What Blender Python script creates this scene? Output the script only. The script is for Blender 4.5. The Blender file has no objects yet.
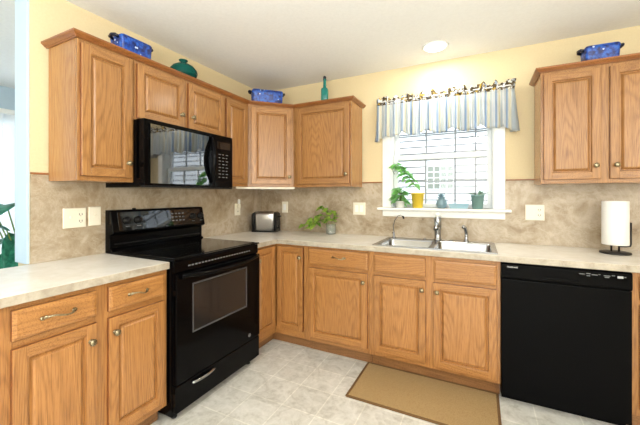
import bpy, bmesh, math, random
from mathutils import Vector, Matrix
random.seed(7)
SC = bpy.context.scene
COL = SC.collection
PI = math.pi

# ------------------------------------------------------------------ camera
cam_d = bpy.data.cameras.new('camera')
cam = bpy.data.objects.new('camera', cam_d); COL.objects.link(cam)
cam.location = (2.1883, -2.9021, 1.2862)
cam.rotation_euler = (PI/2, 0, 0.4645)
cam_d.sensor_width = 36.0
cam_d.lens = 318.851/640*36.0
cam_d.shift_y = -16.8305/640
cam_d.clip_start = 0.05
SC.camera = cam

# ------------------------------------------------------------------ world, lights, exposure
W = bpy.data.worlds.new('world'); SC.world = W; W.use_nodes = True
wn = W.node_tree; wn.nodes.clear()
wo = wn.nodes.new('ShaderNodeOutputWorld'); wb = wn.nodes.new('ShaderNodeBackground')
wb.inputs['Color'].default_value = (0.86, 0.93, 1.0, 1); wb.inputs['Strength'].default_value = 6.0
wn.links.new(wb.outputs[0], wo.inputs[0])

def area(name, loc, rot, sx, sy, power, color=(1, 1, 1), spread=PI):
    d = bpy.data.lights.new(name, 'AREA'); d.shape = 'RECTANGLE'; d.size = sx; d.size_y = sy
    d.energy = power; d.color = color; d.spread = spread
    o = bpy.data.objects.new(name, d); COL.objects.link(o)
    o.location = loc; o.rotation_euler = rot
    return o
# added fill lamps with no fixture or opening, plus the breakfast room's daylight
area('fill_rear_indoor', (2.6, -5.30, 1.35), (PI/2+0.12, 0, 0), 2.6, 2.1, 62, (0.95, 0.985, 1.0))  # unseen fill added behind the camera; the rear wall is solid
area('fill_side', (4.30, -3.3, 1.6), (PI/2, 0, PI/2), 1.8, 1.4, 50, (0.96, 0.985, 1.0))  # unseen fill added at the right; that wall has no window
area('daylight_breakfast_room', (-1.35, -4.9, 1.4), (PI/2, 0, 0), 2.0, 2.0, 17, (0.72, 0.87, 1.0))
area('fill_ceiling_bounce', (2.3, -3.9, 1.3), (PI, 0, 0), 0.9, 0.9, 150, (0.97, 0.99, 1.0))  # unseen upward light added to brighten the ceiling by bounce
area('fill_overhead_rear', (2.2, -3.7, 2.36), (0, 0, 0), 0.6, 0.6, 16, (1.0, 0.95, 0.86))  # unseen overhead fill added behind the camera, no fixture modelled

SC.view_settings.view_transform = 'Standard'
SC.view_settings.look = 'None'
SC.view_settings.gamma = 1.0
SC.view_settings.use_curve_mapping = False
SC.view_settings.exposure = -0.1

# ------------------------------------------------------------------ materials
def lin(c):
    return tuple(((x/255)/12.92 if x/255 <= 0.04045 else ((x/255+0.055)/1.055)**2.4) for x in c) + (1.0,)

class NT:
    def __init__(s, name):
        s.m = bpy.data.materials.new(name); s.m.use_nodes = True
        s.t = s.m.node_tree; s.b = s.t.nodes['Principled BSDF']; s.out = s.t.nodes['Material Output']
    def n(s, typ, **kw):
        x = s.t.nodes.new(typ)
        for k, v in kw.items():
            if k.startswith('i_'): x.inputs[int(k[2:]) if k[2:].isdigit() else k[2:]].default_value = v
            else: setattr(x, k, v)
        return x
    def l(s, a, b): s.t.links.new(a, b)
    def ramp(s, src, stops):
        r = s.n('ShaderNodeValToRGB'); e = r.color_ramp.elements
        while len(e) < len(stops): e.new(0.5)
        for i, (p, c) in enumerate(stops): e[i].position = p; e[i].color = c
        s.l(src, r.inputs[0]); return r.outputs[0]
    def coord(s, scale=(1, 1, 1), kind='Object', rot=(0, 0, 0)):
        tc = s.n('ShaderNodeTexCoord'); mp = s.n('ShaderNodeMapping')
        mp.inputs['Scale'].default_value = scale; mp.inputs['Rotation'].default_value = rot
        s.l(tc.outputs[kind], mp.inputs[0]); return mp.outputs[0]
    def noise(s, vec, scale, detail=3, rough=0.5, dist=0.0):
        x = s.n('ShaderNodeTexNoise'); x.inputs['Scale'].default_value = scale; x.inputs['Detail'].default_value = detail
        x.inputs['Roughness'].default_value = rough; x.inputs['Distortion'].default_value = dist
        s.l(vec, x.inputs['Vector']); return x.outputs[0]
    def mix(s, f, a, b, mode='MIX'):
        x = s.n('ShaderNodeMix'); x.data_type = 'RGBA'; x.blend_type = mode
        for i, v in ((0, f), (6, a), (7, b)):
            if isinstance(v, (int, float, tuple)): x.inputs[i].default_value = v
            else: s.l(v, x.inputs[i])
        return x.outputs[2]
    def math(s, op, a, b=0.0):
        x = s.n('ShaderNodeMath', operation=op)
        for i, v in ((0, a), (1, b)):
            if isinstance(v, (int, float)): x.inputs[i].default_value = v
            else: s.l(v, x.inputs[i])
        return x.outputs[0]
    def bump(s, h, strength=0.2, dist=0.001):
        x = s.n('ShaderNodeBump'); x.inputs['Strength'].default_value = strength; x.inputs['Distance'].default_value = dist
        s.l(h, x.inputs['Height']); s.l(x.outputs[0], s.b.inputs['Normal'])

def plain(name, c, rough=0.5, metal=0.0, spec=0.5, noise=0.0, scale=20):
    t = NT(name); t.b.inputs['Roughness'].default_value = rough; t.b.inputs['Metallic'].default_value = metal
    t.b.inputs['Specular IOR Level'].default_value = spec
    v = t.noise(t.coord(), scale, 3)
    a = lin(c); k = 1-noise
    col = t.ramp(v, [(0.3, (a[0]*k, a[1]*k, a[2]*k, 1)), (0.7, a)])
    t.l(col, t.b.inputs['Base Color'])
    return t.m

def oak(name, horiz=None, light=(178, 132, 80), mid=(156, 109, 60), dark=(98, 62, 30), rough=0.33):
    """oak veneer; grain runs up z, or along x / y for rails"""
    t = NT(name)
    tc = t.n('ShaderNodeTexCoord'); oi = t.n('ShaderNodeObjectInfo')
    sep = t.n('ShaderNodeSeparateXYZ'); t.l(tc.outputs['Object'], sep.inputs[0])
    x, y, z = sep.outputs
    if horiz == 'h': u, g = z, t.math('ADD', x, y)
    else: u, g = t.math('ADD', x, y), z
    v2 = t.math('SUBTRACT', x, y)
    comb = t.n('ShaderNodeCombineXYZ')
    rnd = t.math('MULTIPLY', oi.outputs['Random'], 37.0)
    t.l(t.math('MULTIPLY', u, 1.0), comb.inputs[0]); t.l(t.math('MULTIPLY', g, 0.10), comb.inputs[1]); t.l(rnd, comb.inputs[2])
    big = t.noise(comb.outputs[0], 4.2, 2, 0.45)
    rings = t.math('SINE', t.math('MULTIPLY', big, 270.0))
    comb2 = t.n('ShaderNodeCombineXYZ')
    t.l(t.math('ADD', u, rnd), comb2.inputs[0]); t.l(t.math('MULTIPLY', g, 0.035), comb2.inputs[1]); t.l(v2, comb2.inputs[2])
    pores = t.noise(comb2.outputs[0], 210, 3, 0.65)
    base = t.ramp(t.math('ADD', t.math('MULTIPLY', rings, 0.5), 0.5), [(0.0, lin(dark)), (0.28, lin(mid)), (0.75, lin(light)), (1.0, lin(light))])
    soft = t.mix(0.74, base, lin(((light[0]+mid[0])//2, (light[1]+mid[1])//2, (light[2]+mid[2])//2)))
    pr = t.ramp(pores, [(0.36, (0.52, 0.44, 0.36, 1)), (0.52, (1, 1, 1, 1))])
    c = t.mix(0.75, soft, pr, 'MULTIPLY')
    blot = t.noise(comb.outputs[0], 1.3, 2)
    c = t.mix(1.0, c, t.ramp(blot, [(0.3, (0.86, 0.84, 0.82, 1)), (0.7, (1.06, 1.05, 1.03, 1))]), 'MULTIPLY')
    t.l(c, t.b.inputs['Base Color'])
    t.b.inputs['Roughness'].default_value = rough
    t.b.inputs['Coat Weight'].default_value = 0.25; t.b.inputs['Coat Roughness'].default_value = 0.18
    t.bump(pores, 0.12, 0.0006)
    return t.m

M = {}
M['oak'] = oak('oak_vertical_grain')
M['oak_h'] = oak('oak_horizontal_grain', 'h')
M['oak_low'] = oak('base_oak_vertical_grain', None, (182, 132, 77), (160, 108, 57), (104, 66, 32))
M['oak_low_h'] = oak('base_oak_horizontal_grain', 'h', (182, 132, 77), (160, 108, 57), (104, 66, 32))
M['oak_edge_shade'] = oak('oak_painted_edge_shade', None, (136, 80, 36), (118, 64, 28), (92, 48, 20))  # darker tone paints in the shade along door and drawer edges
M['oak_trim'] = oak('oak_crown', 'h', (166, 110, 60), (142, 86, 42), (104, 58, 28), 0.28)
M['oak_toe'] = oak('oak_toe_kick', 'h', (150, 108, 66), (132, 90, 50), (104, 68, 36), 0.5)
M['oak_side'] = oak('oak_side_panel', None, (186, 138, 84), (168, 116, 66), (132, 84, 42), 0.25)

t = NT('yellow_wall_paint'); t.b.inputs['Roughness'].default_value = 0.7
v = t.noise(t.coord(), 90, 3)
t.l(t.ramp(v, [(0.3, lin((217, 200, 160))), (0.7, lin((221, 205, 167)))]), t.b.inputs['Base Color']); t.bump(v, 0.08, 0.0008)
M['yellow'] = t.m
M['white_wall'] = plain('pale_blue_white_wall_paint', (190, 211, 226), 0.6, noise=0.02)
t = NT('ceiling_paint'); t.b.inputs['Roughness'].default_value = 0.85
v = t.noise(t.coord(), 60, 4); t.l(t.ramp(v, [(0.3, lin((236, 236, 234))), (0.7, lin((241, 241, 239)))]), t.b.inputs['Base Color']); t.bump(v, 0.1, 0.001)
M['ceiling'] = t.m
M['white_trim'] = plain('white_trim_paint', (240, 241, 238), 0.35, noise=0.02)
M['vinyl_white'] = plain('window_sash_vinyl', (226, 231, 234), 0.4, noise=0.02)
M['muntin'] = plain('window_muntin_vinyl', (146, 152, 158), 0.4, noise=0.02)

def stone(name, cols, scale, rough, spec=0.5):
    t = NT(name); c = t.coord()
    a = t.noise(c, scale, 6, 0.62, 0.9)
    b = t.noise(c, scale*4.3, 5, 0.6, 0.4)
    f = t.noise(c, scale*30, 2, 0.5)
    h = t.math('ADD', t.math('MULTIPLY', a, 0.68), t.math('ADD', t.math('MULTIPLY', b, 0.24), t.math('MULTIPLY', f, 0.08)))
    n = len(cols)
    col = t.ramp(h, [(0.34+0.32*i/(n-1), lin(k)) for i, k in enumerate(cols)])
    t.l(col, t.b.inputs['Base Color']); t.b.inputs['Roughness'].default_value = rough
    t.b.inputs['Specular IOR Level'].default_value = spec
    return t
t = stone('travertine_laminate', [(128, 108, 82), (156, 138, 112), (172, 156, 133), (188, 175, 156), (160, 140, 112)], 4.2, 0.34, 0.6)
c = t.coord((1, 1, 1)); vein = t.noise(c, 2.2, 7, 0.7, 2.4)
vm = t.ramp(vein, [(0.47, (0, 0, 0, 1)), (0.50, (1, 1, 1, 1)), (0.53, (0, 0, 0, 1))])
old = t.b.inputs['Base Color'].links[0].from_socket
t.l(t.mix(t.math('MULTIPLY', vm, 0.28), old, lin((210, 199, 180))), t.b.inputs['Base Color'])
M['splash'] = t.m
t = stone('cream_laminate', [(218, 211, 197), (226, 220, 208), (231, 226, 216), (236, 232, 224)], 7.0, 0.26, 0.5)
M['counter'] = t.m
M['counter_edge'] = stone('travertine_edge_laminate', [(146, 136, 120), (164, 154, 138), (178, 169, 153), (188, 180, 166)], 11.0, 0.35).m

# floor tiles
t = NT('vinyl_floor_tile')
tc = t.n('ShaderNodeTexCoord'); mp = t.n('ShaderNodeMapping'); mp.inputs['Location'].default_value = (-0.18, 0.10, 0)
t.l(tc.outputs['Object'], mp.inputs[0])
br = t.n('ShaderNodeTexBrick'); br.offset = 0.0; br.squash = 1.0
br.inputs['Scale'].default_value = 1.0; br.inputs['Mortar Size'].default_value = 0.0045; br.inputs['Mortar Smooth'].default_value = 0.4
br.inputs['Brick Width'].default_value = 0.23; br.inputs['Row Height'].default_value = 0.23; br.inputs['Bias'].default_value = 0.0
br.inputs['Color1'].default_value = (0.93, 0.93, 0.92, 1); br.inputs['Color2'].default_value = (1.0, 1.0, 1.0, 1)
br.inputs['Mortar'].default_value = (1.16, 1.16, 1.15, 1)
t.l(mp.outputs[0], br.inputs['Vector'])
c = t.coord(); a = t.noise(c, 9, 6, 0.65, 1.2); b = t.noise(c, 45, 4, 0.6)
h = t.math('ADD', t.math('MULTIPLY', a, 0.7), t.math('MULTIPLY', b, 0.3))
col = t.ramp(h, [(0.36, lin((182, 179, 168))), (0.48, lin((205, 203, 194))), (0.62, lin((220, 218, 211)))])
t.l(t.mix(1.0, col, br.outputs['Color'], 'MULTIPLY'), t.b.inputs['Base Color'])
t.b.inputs['Roughness'].default_value = 0.42
M['floor'] = t.m

M['black'] = plain('black_enamel', (5, 5, 6), 0.13, spec=0.2, noise=0.1)
M['black'].node_tree.nodes['Principled BSDF'].inputs['IOR'].default_value = 1.32
M['black_dw'] = plain('dishwasher_black_plastic', (5, 5, 6), 0.22, spec=0.06, noise=0.1)
M['black_matte'] = plain('matte_black_plastic', (18, 18, 19), 0.5, spec=0.3, noise=0.1)
M['black_glass'] = plain('black_glass', (8, 8, 9), 0.045, spec=0.75, noise=0.05)
M['cooktop'] = plain('black_ceramic_glass', (9, 9, 10), 0.10, spec=0.9, noise=0.2, scale=300)
M['mirror_glass'] = plain('reflective_black_glass', (6, 6, 7), 0.03, spec=1.0, noise=0.05)
M['mirror_glass'].node_tree.nodes['Principled BSDF'].inputs['IOR'].default_value = 1.85
M['oven_frame'] = plain('dark_grey_frame', (70, 72, 74), 0.3, noise=0.05)
M['oven_glass'] = plain('smoked_oven_glass', (30, 30, 31), 0.10, spec=0.5, noise=0.1)
M['grey_mark'] = plain('grey_printing', (170, 172, 174), 0.5)
M['dim_mark'] = plain('dim_grey_printing', (104, 106, 108), 0.5)
M['chrome'] = plain('chrome', (172, 174, 178), 0.12, 1.0, noise=0.02)
M['steel'] = plain('brushed_stainless_steel', (168, 170, 172), 0.24, 1.0, noise=0.05, scale=80)
M['toaster_steel'] = plain('polished_steel_shell', (222, 223, 224), 0.34, 1.0, noise=0.04, scale=60)
M['dark_slot'] = plain('dark_recess', (12, 11, 11), 0.8)
t = NT('antique_brass'); t.b.inputs['Metallic'].default_value = 1.0; t.b.inputs['Roughness'].default_value = 0.3
v = t.noise(t.coord(), 180, 2); t.l(t.ramp(v, [(0.35, lin((116, 104, 80))), (0.65, lin((180, 170, 142)))]), t.b.inputs['Base Color'])
M['brass'] = t.m
M['plate'] = plain('ivory_switch_plastic', (236, 230, 212), 0.35, noise=0.02)
M['plate_dark'] = plain('socket_slot', (60, 54, 46), 0.6)
M['towel'] = plain('white_paper', (240, 239, 236), 0.95, spec=0.1, noise=0.03, scale=140)
M['iron'] = plain('black_wrought_iron', (24, 21, 20), 0.4, noise=0.1)
M['terracotta'] = plain('yellow_glazed_pot', (226, 196, 60), 0.35, noise=0.12)
M['teal_pot'] = plain('grey_teal_pot', (116, 152, 148), 0.4, noise=0.15)
M['bluegrey_pot'] = plain('blue_grey_ceramic', (122, 152, 164), 0.35, noise=0.15)
M['pale_blue'] = plain('pale_blue_ceramic', (150, 184, 200), 0.4, noise=0.08)
M['white_pot'] = plain('white_ceramic', (225, 225, 220), 0.35, noise=0.04)
M['soil'] = plain('potting_soil', (58, 44, 32), 0.95, noise=0.4, scale=120)

def leafmat(name, a, b, trans=0.35):
    t = NT(name); v = t.noise(t.coord(), 28, 3, 0.6)
    cc = t.ramp(v, [(0.35, lin(a)), (0.65, lin(b))]); t.l(cc, t.b.inputs['Base Color'])
    t.b.inputs['Roughness'].default_value = 0.38
    tr = t.n('ShaderNodeBsdfTranslucent'); t.l(cc, tr.inputs[0]); mx = t.n('ShaderNodeMixShader'); mx.inputs[0].default_value = trans
    t.l(t.b.outputs[0], mx.inputs[1]); t.l(tr.outputs[0], mx.inputs[2]); t.l(mx.outputs[0], t.out.inputs[0])
    return t.m
M['leaf'] = leafmat('pothos_leaf', (96, 152, 44), (196, 220, 104))
M['leaf_pale'] = leafmat('pale_backlit_leaf', (140, 206, 128), (192, 236, 172), 0.62)
M['leaf_dark'] = leafmat('dark_broad_leaf', (26, 104, 84), (62, 150, 122), 0.25)
M['leaf_grey'] = leafmat('grey_green_leaf', (110, 150, 132), (150, 186, 160), 0.35)
M['stem'] = plain('green_stem', (108, 140, 62), 0.6, noise=0.1)

def glassy(name, tint=(1, 1, 1), refl=0.06, opacity=0.0, body=(1, 1, 1)):
    """clear or tinted thin glass: transmitted light plus a mirror coat"""
    t = NT(name); t.t.nodes.remove(t.b)
    tr = t.n('ShaderNodeBsdfTransparent'); tr.inputs[0].default_value = tint + (1,)
    gl = t.n('ShaderNodeBsdfGlossy'); gl.inputs['Roughness'].default_value = 0.03
    lw = t.n('ShaderNodeLayerWeight'); lw.inputs[0].default_value = 0.5
    fac = t.math('ADD', t.math('MULTIPLY', t.math('POWER', lw.outputs['Facing'], 5.0), 0.94), 0.05)
    mx = t.n('ShaderNodeMixShader'); t.l(fac, mx.inputs[0]); t.l(tr.outputs[0], mx.inputs[1]); t.l(gl.outputs[0], mx.inputs[2])
    last = mx.outputs[0]
    if opacity:
        df = t.n('ShaderNodeBsdfDiffuse'); df.inputs[0].default_value = body + (1,)
        m2 = t.n('ShaderNodeMixShader'); m2.inputs[0].default_value = opacity
        t.l(last, m2.inputs[1]); t.l(df.outputs[0], m2.inputs[2]); last = m2.outputs[0]
    t.l(last, t.out.inputs[0])
    return t.m
M['glass'] = glassy('window_glass')
M['jar_glass'] = glassy('clear_jar_glass', (0.96, 0.98, 0.97), opacity=0.08, body=(0.85, 0.87, 0.84))
M['teal_glass'] = glassy('teal_glass', (0.10, 0.52, 0.50), opacity=0.55, body=(0.04, 0.30, 0.27))
M['green_glass'] = glassy('dark_teal_green_glass', (0.03, 0.34, 0.31), opacity=0.55, body=(0.004, 0.12, 0.10))
M['blue_glass'] = glassy('cobalt_glass', (0.05, 0.25, 0.5), opacity=0.5, body=(0.02, 0.10, 0.22))

# blue speckled enamel / fabric
t = NT('blue_speckled_glaze'); c = t.coord()
vo = t.n('ShaderNodeTexVoronoi'); vo.inputs['Scale'].default_value = 34; t.l(c, vo.inputs['Vector'])
dots = t.ramp(vo.outputs['Distance'], [(0.16, (1, 1, 1, 1)), (0.24, (0, 0, 0, 1))])
sel = t.ramp(vo.outputs['Color'], [(0.50, (0, 0, 0, 1)), (0.52, (1, 1, 1, 1))])
b = t.noise(c, 40, 3)
blue = t.ramp(b, [(0.38, lin((6, 28, 88))), (0.5, lin((14, 58, 148))), (0.62, lin((28, 90, 184)))])
t.l(t.mix(t.math('MULTIPLY', dots, sel), blue, lin((200, 214, 240))), t.b.inputs['Base Color']); t.b.inputs['Roughness'].default_value = 0.35
M['blue_speckle'] = t.m
M['navy'] = plain('dark_navy_metal', (14, 20, 42), 0.4, noise=0.2)

# rug
t = NT('tan_woven_mat'); c = t.coord()
wv = t.n('ShaderNodeTexWave'); wv.inputs['Scale'].default_value = 120; wv.inputs['Distortion'].default_value = 1.5; t.l(c, wv.inputs['Vector'])
n1 = t.noise(c, 160, 3, 0.7)
h = t.math('ADD', t.math('MULTIPLY', wv.outputs['Fac'], 0.3), t.math('MULTIPLY', n1, 0.7))
t.l(t.ramp(h, [(0.3, lin((140, 112, 70))), (0.7, lin((180, 152, 106)))]), t.b.inputs['Base Color'])
t.b.inputs['Roughness'].default_value = 0.95; t.bump(h, 0.5, 0.002)
M['mat'] = t.m
M['mat_edge'] = plain('brown_mat_binding', (112, 82, 46), 0.9, noise=0.25, scale=150)

# valance: blue/cream stripes, running down; bands follow x (the cloth's own width)
def cloth(name, header):
    t = NT(name)
    tc = t.n('ShaderNodeTexCoord'); sep = t.n('ShaderNodeSeparateXYZ'); t.l(tc.outputs['UV'], sep.inputs[0])
    u = t.math('MULTIPLY', sep.outputs[0], 17.0); fr = t.math('FRACT', u)
    base = t.ramp(fr, [(0.0, lin((226, 232, 240))), (0.16, lin((236, 238, 236))), (0.22, lin((164, 190, 222))), (0.34, lin((198, 214, 234))), (0.40, lin((240, 240, 236))),
                       (0.58, lin((240, 234, 214))), (0.68, lin((242, 242, 238))), (0.80, lin((206, 216, 222))), (0.86, lin((236, 238, 238)))])
    if header:
        n = t.noise(t.coord(), 34, 3, 0.6, 0.6)
        base = t.mix(t.ramp(n, [(0.46, (0, 0, 0, 1)), (0.50, (1, 1, 1, 1))]), base, lin((92, 80, 60)))
        n2 = t.noise(t.coord(), 31, 2)
        base = t.mix(t.ramp(n2, [(0.60, (0, 0, 0, 1)), (0.64, (1, 1, 1, 1))]), base, lin((196, 168, 84)))
    t.l(base, t.b.inputs['Base Color']); t.b.inputs['Roughness'].default_value = 0.9; t.b.inputs['Specular IOR Level'].default_value = 0.1
    tr = t.n('ShaderNodeBsdfTranslucent'); t.l(base, tr.inputs[0]); mx = t.n('ShaderNodeMixShader'); mx.inputs[0].default_value = 0.2 if header else 0.66
    t.l(t.b.outputs[0], mx.inputs[1]); t.l(tr.outputs[0], mx.inputs[2]); t.l(mx.outputs[0], t.out.inputs[0])
    return t.m
M['valance'] = cloth('striped_valance_cloth', False); M['valance_head'] = cloth('printed_valance_header', True)
t = NT('white_blind_vane'); t.b.inputs['Base Color'].default_value = lin((240, 244, 246)); t.b.inputs['Roughness'].default_value = 0.7
tr = t.n('ShaderNodeBsdfTranslucent'); tr.inputs[0].default_value = lin((240, 244, 248)); mx = t.n('ShaderNodeMixShader'); mx.inputs[0].default_value = 0.5
t.l(t.b.outputs[0], mx.inputs[1]); t.l(tr.outputs[0], mx.inputs[2]); t.l(mx.outputs[0], t.out.inputs[0])
M['vane'] = t.m
M['siding'] = plain('white_lap_siding', (204, 208, 212), 0.6, noise=0.02)
M['lap_shade_and_strip'] = plain('grey_lap_shade_and_strip', (66, 70, 76), 0.8)  # dark tone paints in the shadow under each lap; also colours the corner strip
M['house_glass'] = plain('neighbour_window_glass', (112, 124, 120), 0.3, noise=0.05)
M['lawn'] = plain('lawn', (90, 120, 70), 0.95, noise=0.3, scale=8)
t = NT('lamp_diffuser'); t.b.inputs['Base Color'].default_value = (1, 1, 1, 1)
t.b.inputs['Emission Color'].default_value = (1, 0.96, 0.88, 1); t.b.inputs['Emission Strength'].default_value = 9.0
M['lamp'] = t.m

# ------------------------------------------------------------------ geometry helpers
def I(u, d, z): return (u, d, z)
def FB(u, d, z): return (u, -d, z)            # back run: u = x, d = out of the wall
def FL(u, d, z): return (d, u, z)             # left run: u = y, d = out of the wall
S2 = math.sqrt(0.5)
def FD(u, d, z): return (0.305+u*S2+d*S2, -0.61+u*S2-d*S2, z)   # diagonal corner face

class MB:
    def __init__(s, F=I): s.bm = bmesh.new(); s.F = F; s.mats = []; s.uv = None
    def mi(s, m):
        if m not in s.mats: s.mats.append(m)
        return s.mats.index(m)
    def face(s, vs, m=0, smooth=False):
        try: f = s.bm.faces.new(vs)
        except ValueError: return None
        f.material_index = m; f.smooth = smooth; return f
    def box(s, u0, u1, d0, d1, z0, z1, bev=0.0, mat=0):
        P = [(u0, d0), (u1, d0), (u1, d1), (u0, d1)]
        vs = [s.bm.verts.new(s.F(a, b, c)) for c in (z0, z1) for a, b in P]
        fs = [s.face([vs[i] for i in q], mat) for q in ((0, 3, 2, 1), (4, 5, 6, 7), (0, 1, 5, 4), (1, 2, 6, 5), (2, 3, 7, 6), (3, 0, 4, 7))]
        if bev > 0:
            es = list({e for f in fs for e in f.edges})
            r = bmesh.ops.bevel(s.bm, geom=es, offset=bev, segments=2, affect='EDGES', profile=0.6)
            for f in r['faces']: f.material_index = mat
        return s
    def rings(s, prof, u0, u1, z0, z1, mat=0, close=True, back=True):
        """rectangular rings (inset, depth) stepping in from u0..u1, z0..z1"""
        R = []
        for ins, d in prof:
            R.append([s.bm.verts.new(s.F(*p)) for p in ((u0+ins, d, z0+ins), (u1-ins, d, z0+ins), (u1-ins, d, z1-ins), (u0+ins, d, z1-ins))])
        for a, b in zip(R, R[1:]):
            for i in range(4): s.face([a[i], a[(i+1) % 4], b[(i+1) % 4], b[i]], mat)
        if close: s.face(R[-1], mat)
        if back: s.face(R[0], mat)
        return s
    def prism(s, poly, axis_pts, mat=0):
        """poly: list of 3D-builder funcs outlines: extrude list of (a,b) by two frames"""
        raise NotImplementedError
    def extrude(s, pts, vec, mat=0, smooth=False):
        """closed planar outline (3D points in frame) extruded by vec"""
        a = [s.bm.verts.new(s.F(*p)) for p in pts]
        b = [s.bm.verts.new(s.F(p[0]+vec[0], p[1]+vec[1], p[2]+vec[2])) for p in pts]
        s.face(a, mat); s.face(list(reversed(b)), mat)
        n = len(pts)
        for i in range(n): s.face([a[i], a[(i+1) % n], b[(i+1) % n], b[i]], mat, smooth)
        return s
    def lathe(s, prof, c=(0, 0, 0), axis='z', seg=24, mat=0, cap=True, smooth=True):
        """prof: (radius, height) along axis, in frame coordinates"""
        R = []
        for r, h in prof:
            ring = []
            for i in range(seg):
                a = 2*PI*i/seg; ca, sa = r*math.cos(a), r*math.sin(a)
                p = {'z': (c[0]+ca, c[1]+sa, c[2]+h), 'd': (c[0]+ca, c[1]+h, c[2]+sa), 'u': (c[0]+h, c[1]+ca, c[2]+sa)}[axis]
                ring.append(s.bm.verts.new(s.F(*p)))
            R.append(ring)
        for a, b in zip(R, R[1:]):
            for i in range(seg): s.face([a[i], a[(i+1) % seg], b[(i+1) % seg], b[i]], mat, smooth)
        if cap: s.face(R[0], mat); s.face(list(reversed(R[-1])), mat)
        return s
    def tube(s, pts, r, seg=10, mat=0, cap=True):
        pts = [Vector(s.F(*p)) for p in pts]; n = len(pts)
        rs = r if isinstance(r, (list, tuple)) else [r]*n
        R = []; up = None
        for i, p in enumerate(pts):
            d = (pts[min(i+1, n-1)]-pts[max(i-1, 0)]).normalized()
            if up is None: up = Vector((0, 0, 1)) if abs(d.z) < 0.9 else Vector((1, 0, 0))
            x = d.cross(up); x = x.normalized() if x.length > 1e-5 else d.orthogonal().normalized(); up = x.cross(d).normalized()
            R.append([s.bm.verts.new(p+(x*math.cos(2*PI*k/seg)+up*math.sin(2*PI*k/seg))*rs[i]) for k in range(seg)])
        for a, b in zip(R, R[1:]):
            for k in range(seg): s.face([a[k], a[(k+1) % seg], b[(k+1) % seg], b[k]], mat, True)
        if cap: s.face(R[0], mat); s.face(list(reversed(R[-1])), mat)
        return s
    def sweep(s, path, prof, mat=0):
        """prof (outward, z) swept along an XY path, mitred; outward is the path's right side"""
        n = len(path); P = [Vector(p) for p in path]; R = []
        for i in range(n):
            dirs = []
            if i > 0: dirs.append((P[i]-P[i-1]).normalized())
            if i < n-1: dirs.append((P[i+1]-P[i]).normalized())
            ns = [Vector((d.y, -d.x)) for d in dirs]
            m = ns[0] if len(ns) == 1 else (ns[0]+ns[1])/(1+ns[0].dot(ns[1]))
            R.append([s.bm.verts.new(s.F(P[i].x+m.x*o, P[i].y+m.y*o, z)) for o, z in prof])
        k = len(prof)
        for a, b in zip(R, R[1:]):
            for j in range(k): s.face([a[j], a[(j+1) % k], b[(j+1) % k], b[j]], mat)
        s.face(R[0], mat); s.face(list(reversed(R[-1])), mat)
        return s
    def cells(s, us, ds, skip, z0, z1, mat=0, side_mat=None):
        """slab over a grid of cells, leaving out the cells in skip"""
        side_mat = mat if side_mat is None else side_mat
        nu, nd = len(us)-1, len(ds)-1; V = {}
        def v(i, j, k):
            if (i, j, k) not in V: V[i, j, k] = s.bm.verts.new(s.F(us[i], ds[j], (z0, z1)[k]))
            return V[i, j, k]
        on = lambda i, j: 0 <= i < nu and 0 <= j < nd and (i, j) not in skip
        for i in range(nu):
            for j in range(nd):
                if not on(i, j): continue
                s.face([v(i, j, 1), v(i+1, j, 1), v(i+1, j+1, 1), v(i, j+1, 1)], mat)
                s.face([v(i, j, 0), v(i, j+1, 0), v(i+1, j+1, 0), v(i+1, j, 0)], side_mat)
                for di, dj, a, b in ((-1, 0, (i, j), (i, j+1)), (1, 0, (i+1, j), (i+1, j+1)), (0, -1, (i, j), (i+1, j)), (0, 1, (i, j+1), (i+1, j+1))):
                    if not on(i+di, j+dj): s.face([v(*a, 0), v(*b, 0), v(*b, 1), v(*a, 1)], side_mat)
        return s
    def build(s, name, mats, parent=None, origin=None, bevel=0.0, smooth=False):
        bmesh.ops.recalc_face_normals(s.bm, faces=s.bm.faces)
        if smooth:
            for f in s.bm.faces: f.smooth = True
        org = Vector(origin) if origin is not None else (Vector(parent['_w']) if parent is not None and '_w' in parent else Vector((0, 0, 0)))
        bmesh.ops.translate(s.bm, verts=s.bm.verts, vec=-org)
        me = bpy.data.meshes.new(name); s.bm.to_mesh(me); s.bm.free()
        for m in (mats if isinstance(mats, (list, tuple)) else [mats]): me.materials.append(m if not isinstance(m, str) else M[m])
        o = bpy.data.objects.new(name, me); COL.objects.link(o)
        o['_w'] = tuple(org)
        if parent is not None:
            o.parent = parent; o.location = org-Vector(parent['_w'])
        else: o.location = org
        if bevel:
            b = o.modifiers.new('bevel', 'BEVEL'); b.width = bevel; b.segments = 2; b.limit_method = 'ANGLE'; b.angle_limit = math.radians(40)
        return o

def tag(o, label=None, cat=None, group=None, kind=None):
    for k, v in (('label', label), ('category', cat), ('group', group), ('kind', kind)):
        if v: o[k] = v
    return o
def thing(name, label, cat, loc=(0, 0, 0), group=None):
    o = bpy.data.objects.new(name, None); COL.objects.link(o); o.empty_display_size = 0.05
    o.location = loc; o['_w'] = tuple(loc)
    return tag(o, label, cat, group)
def struct(name, b, m, parent=None, **k):
    o = b.build(name, m, parent, **k)
    if parent is None: o['kind'] = 'structure'
    return o

# ------------------------------------------------------------------ setting
H = 2.44
struct('floor', MB().box(-4.0, 4.5, -5.6, 0.15, -0.06, 0.0), 'floor')
struct('ceiling', MB().box(-4.0, 4.5, -5.6, 0.15, H, H+0.06), 'ceiling')
WX0, WX1, WZ0, WZ1 = 1.462, 2.292, 1.178, 2.07
# back wall with the window hole
struct('wall_back', MB(lambda u, d, z: (u, z, d)).cells([-0.13, WX0, WX1, 4.5], [0.0, WZ0, WZ1, H], {(1, 1)}, 0.0, 0.15), 'yellow')
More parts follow.
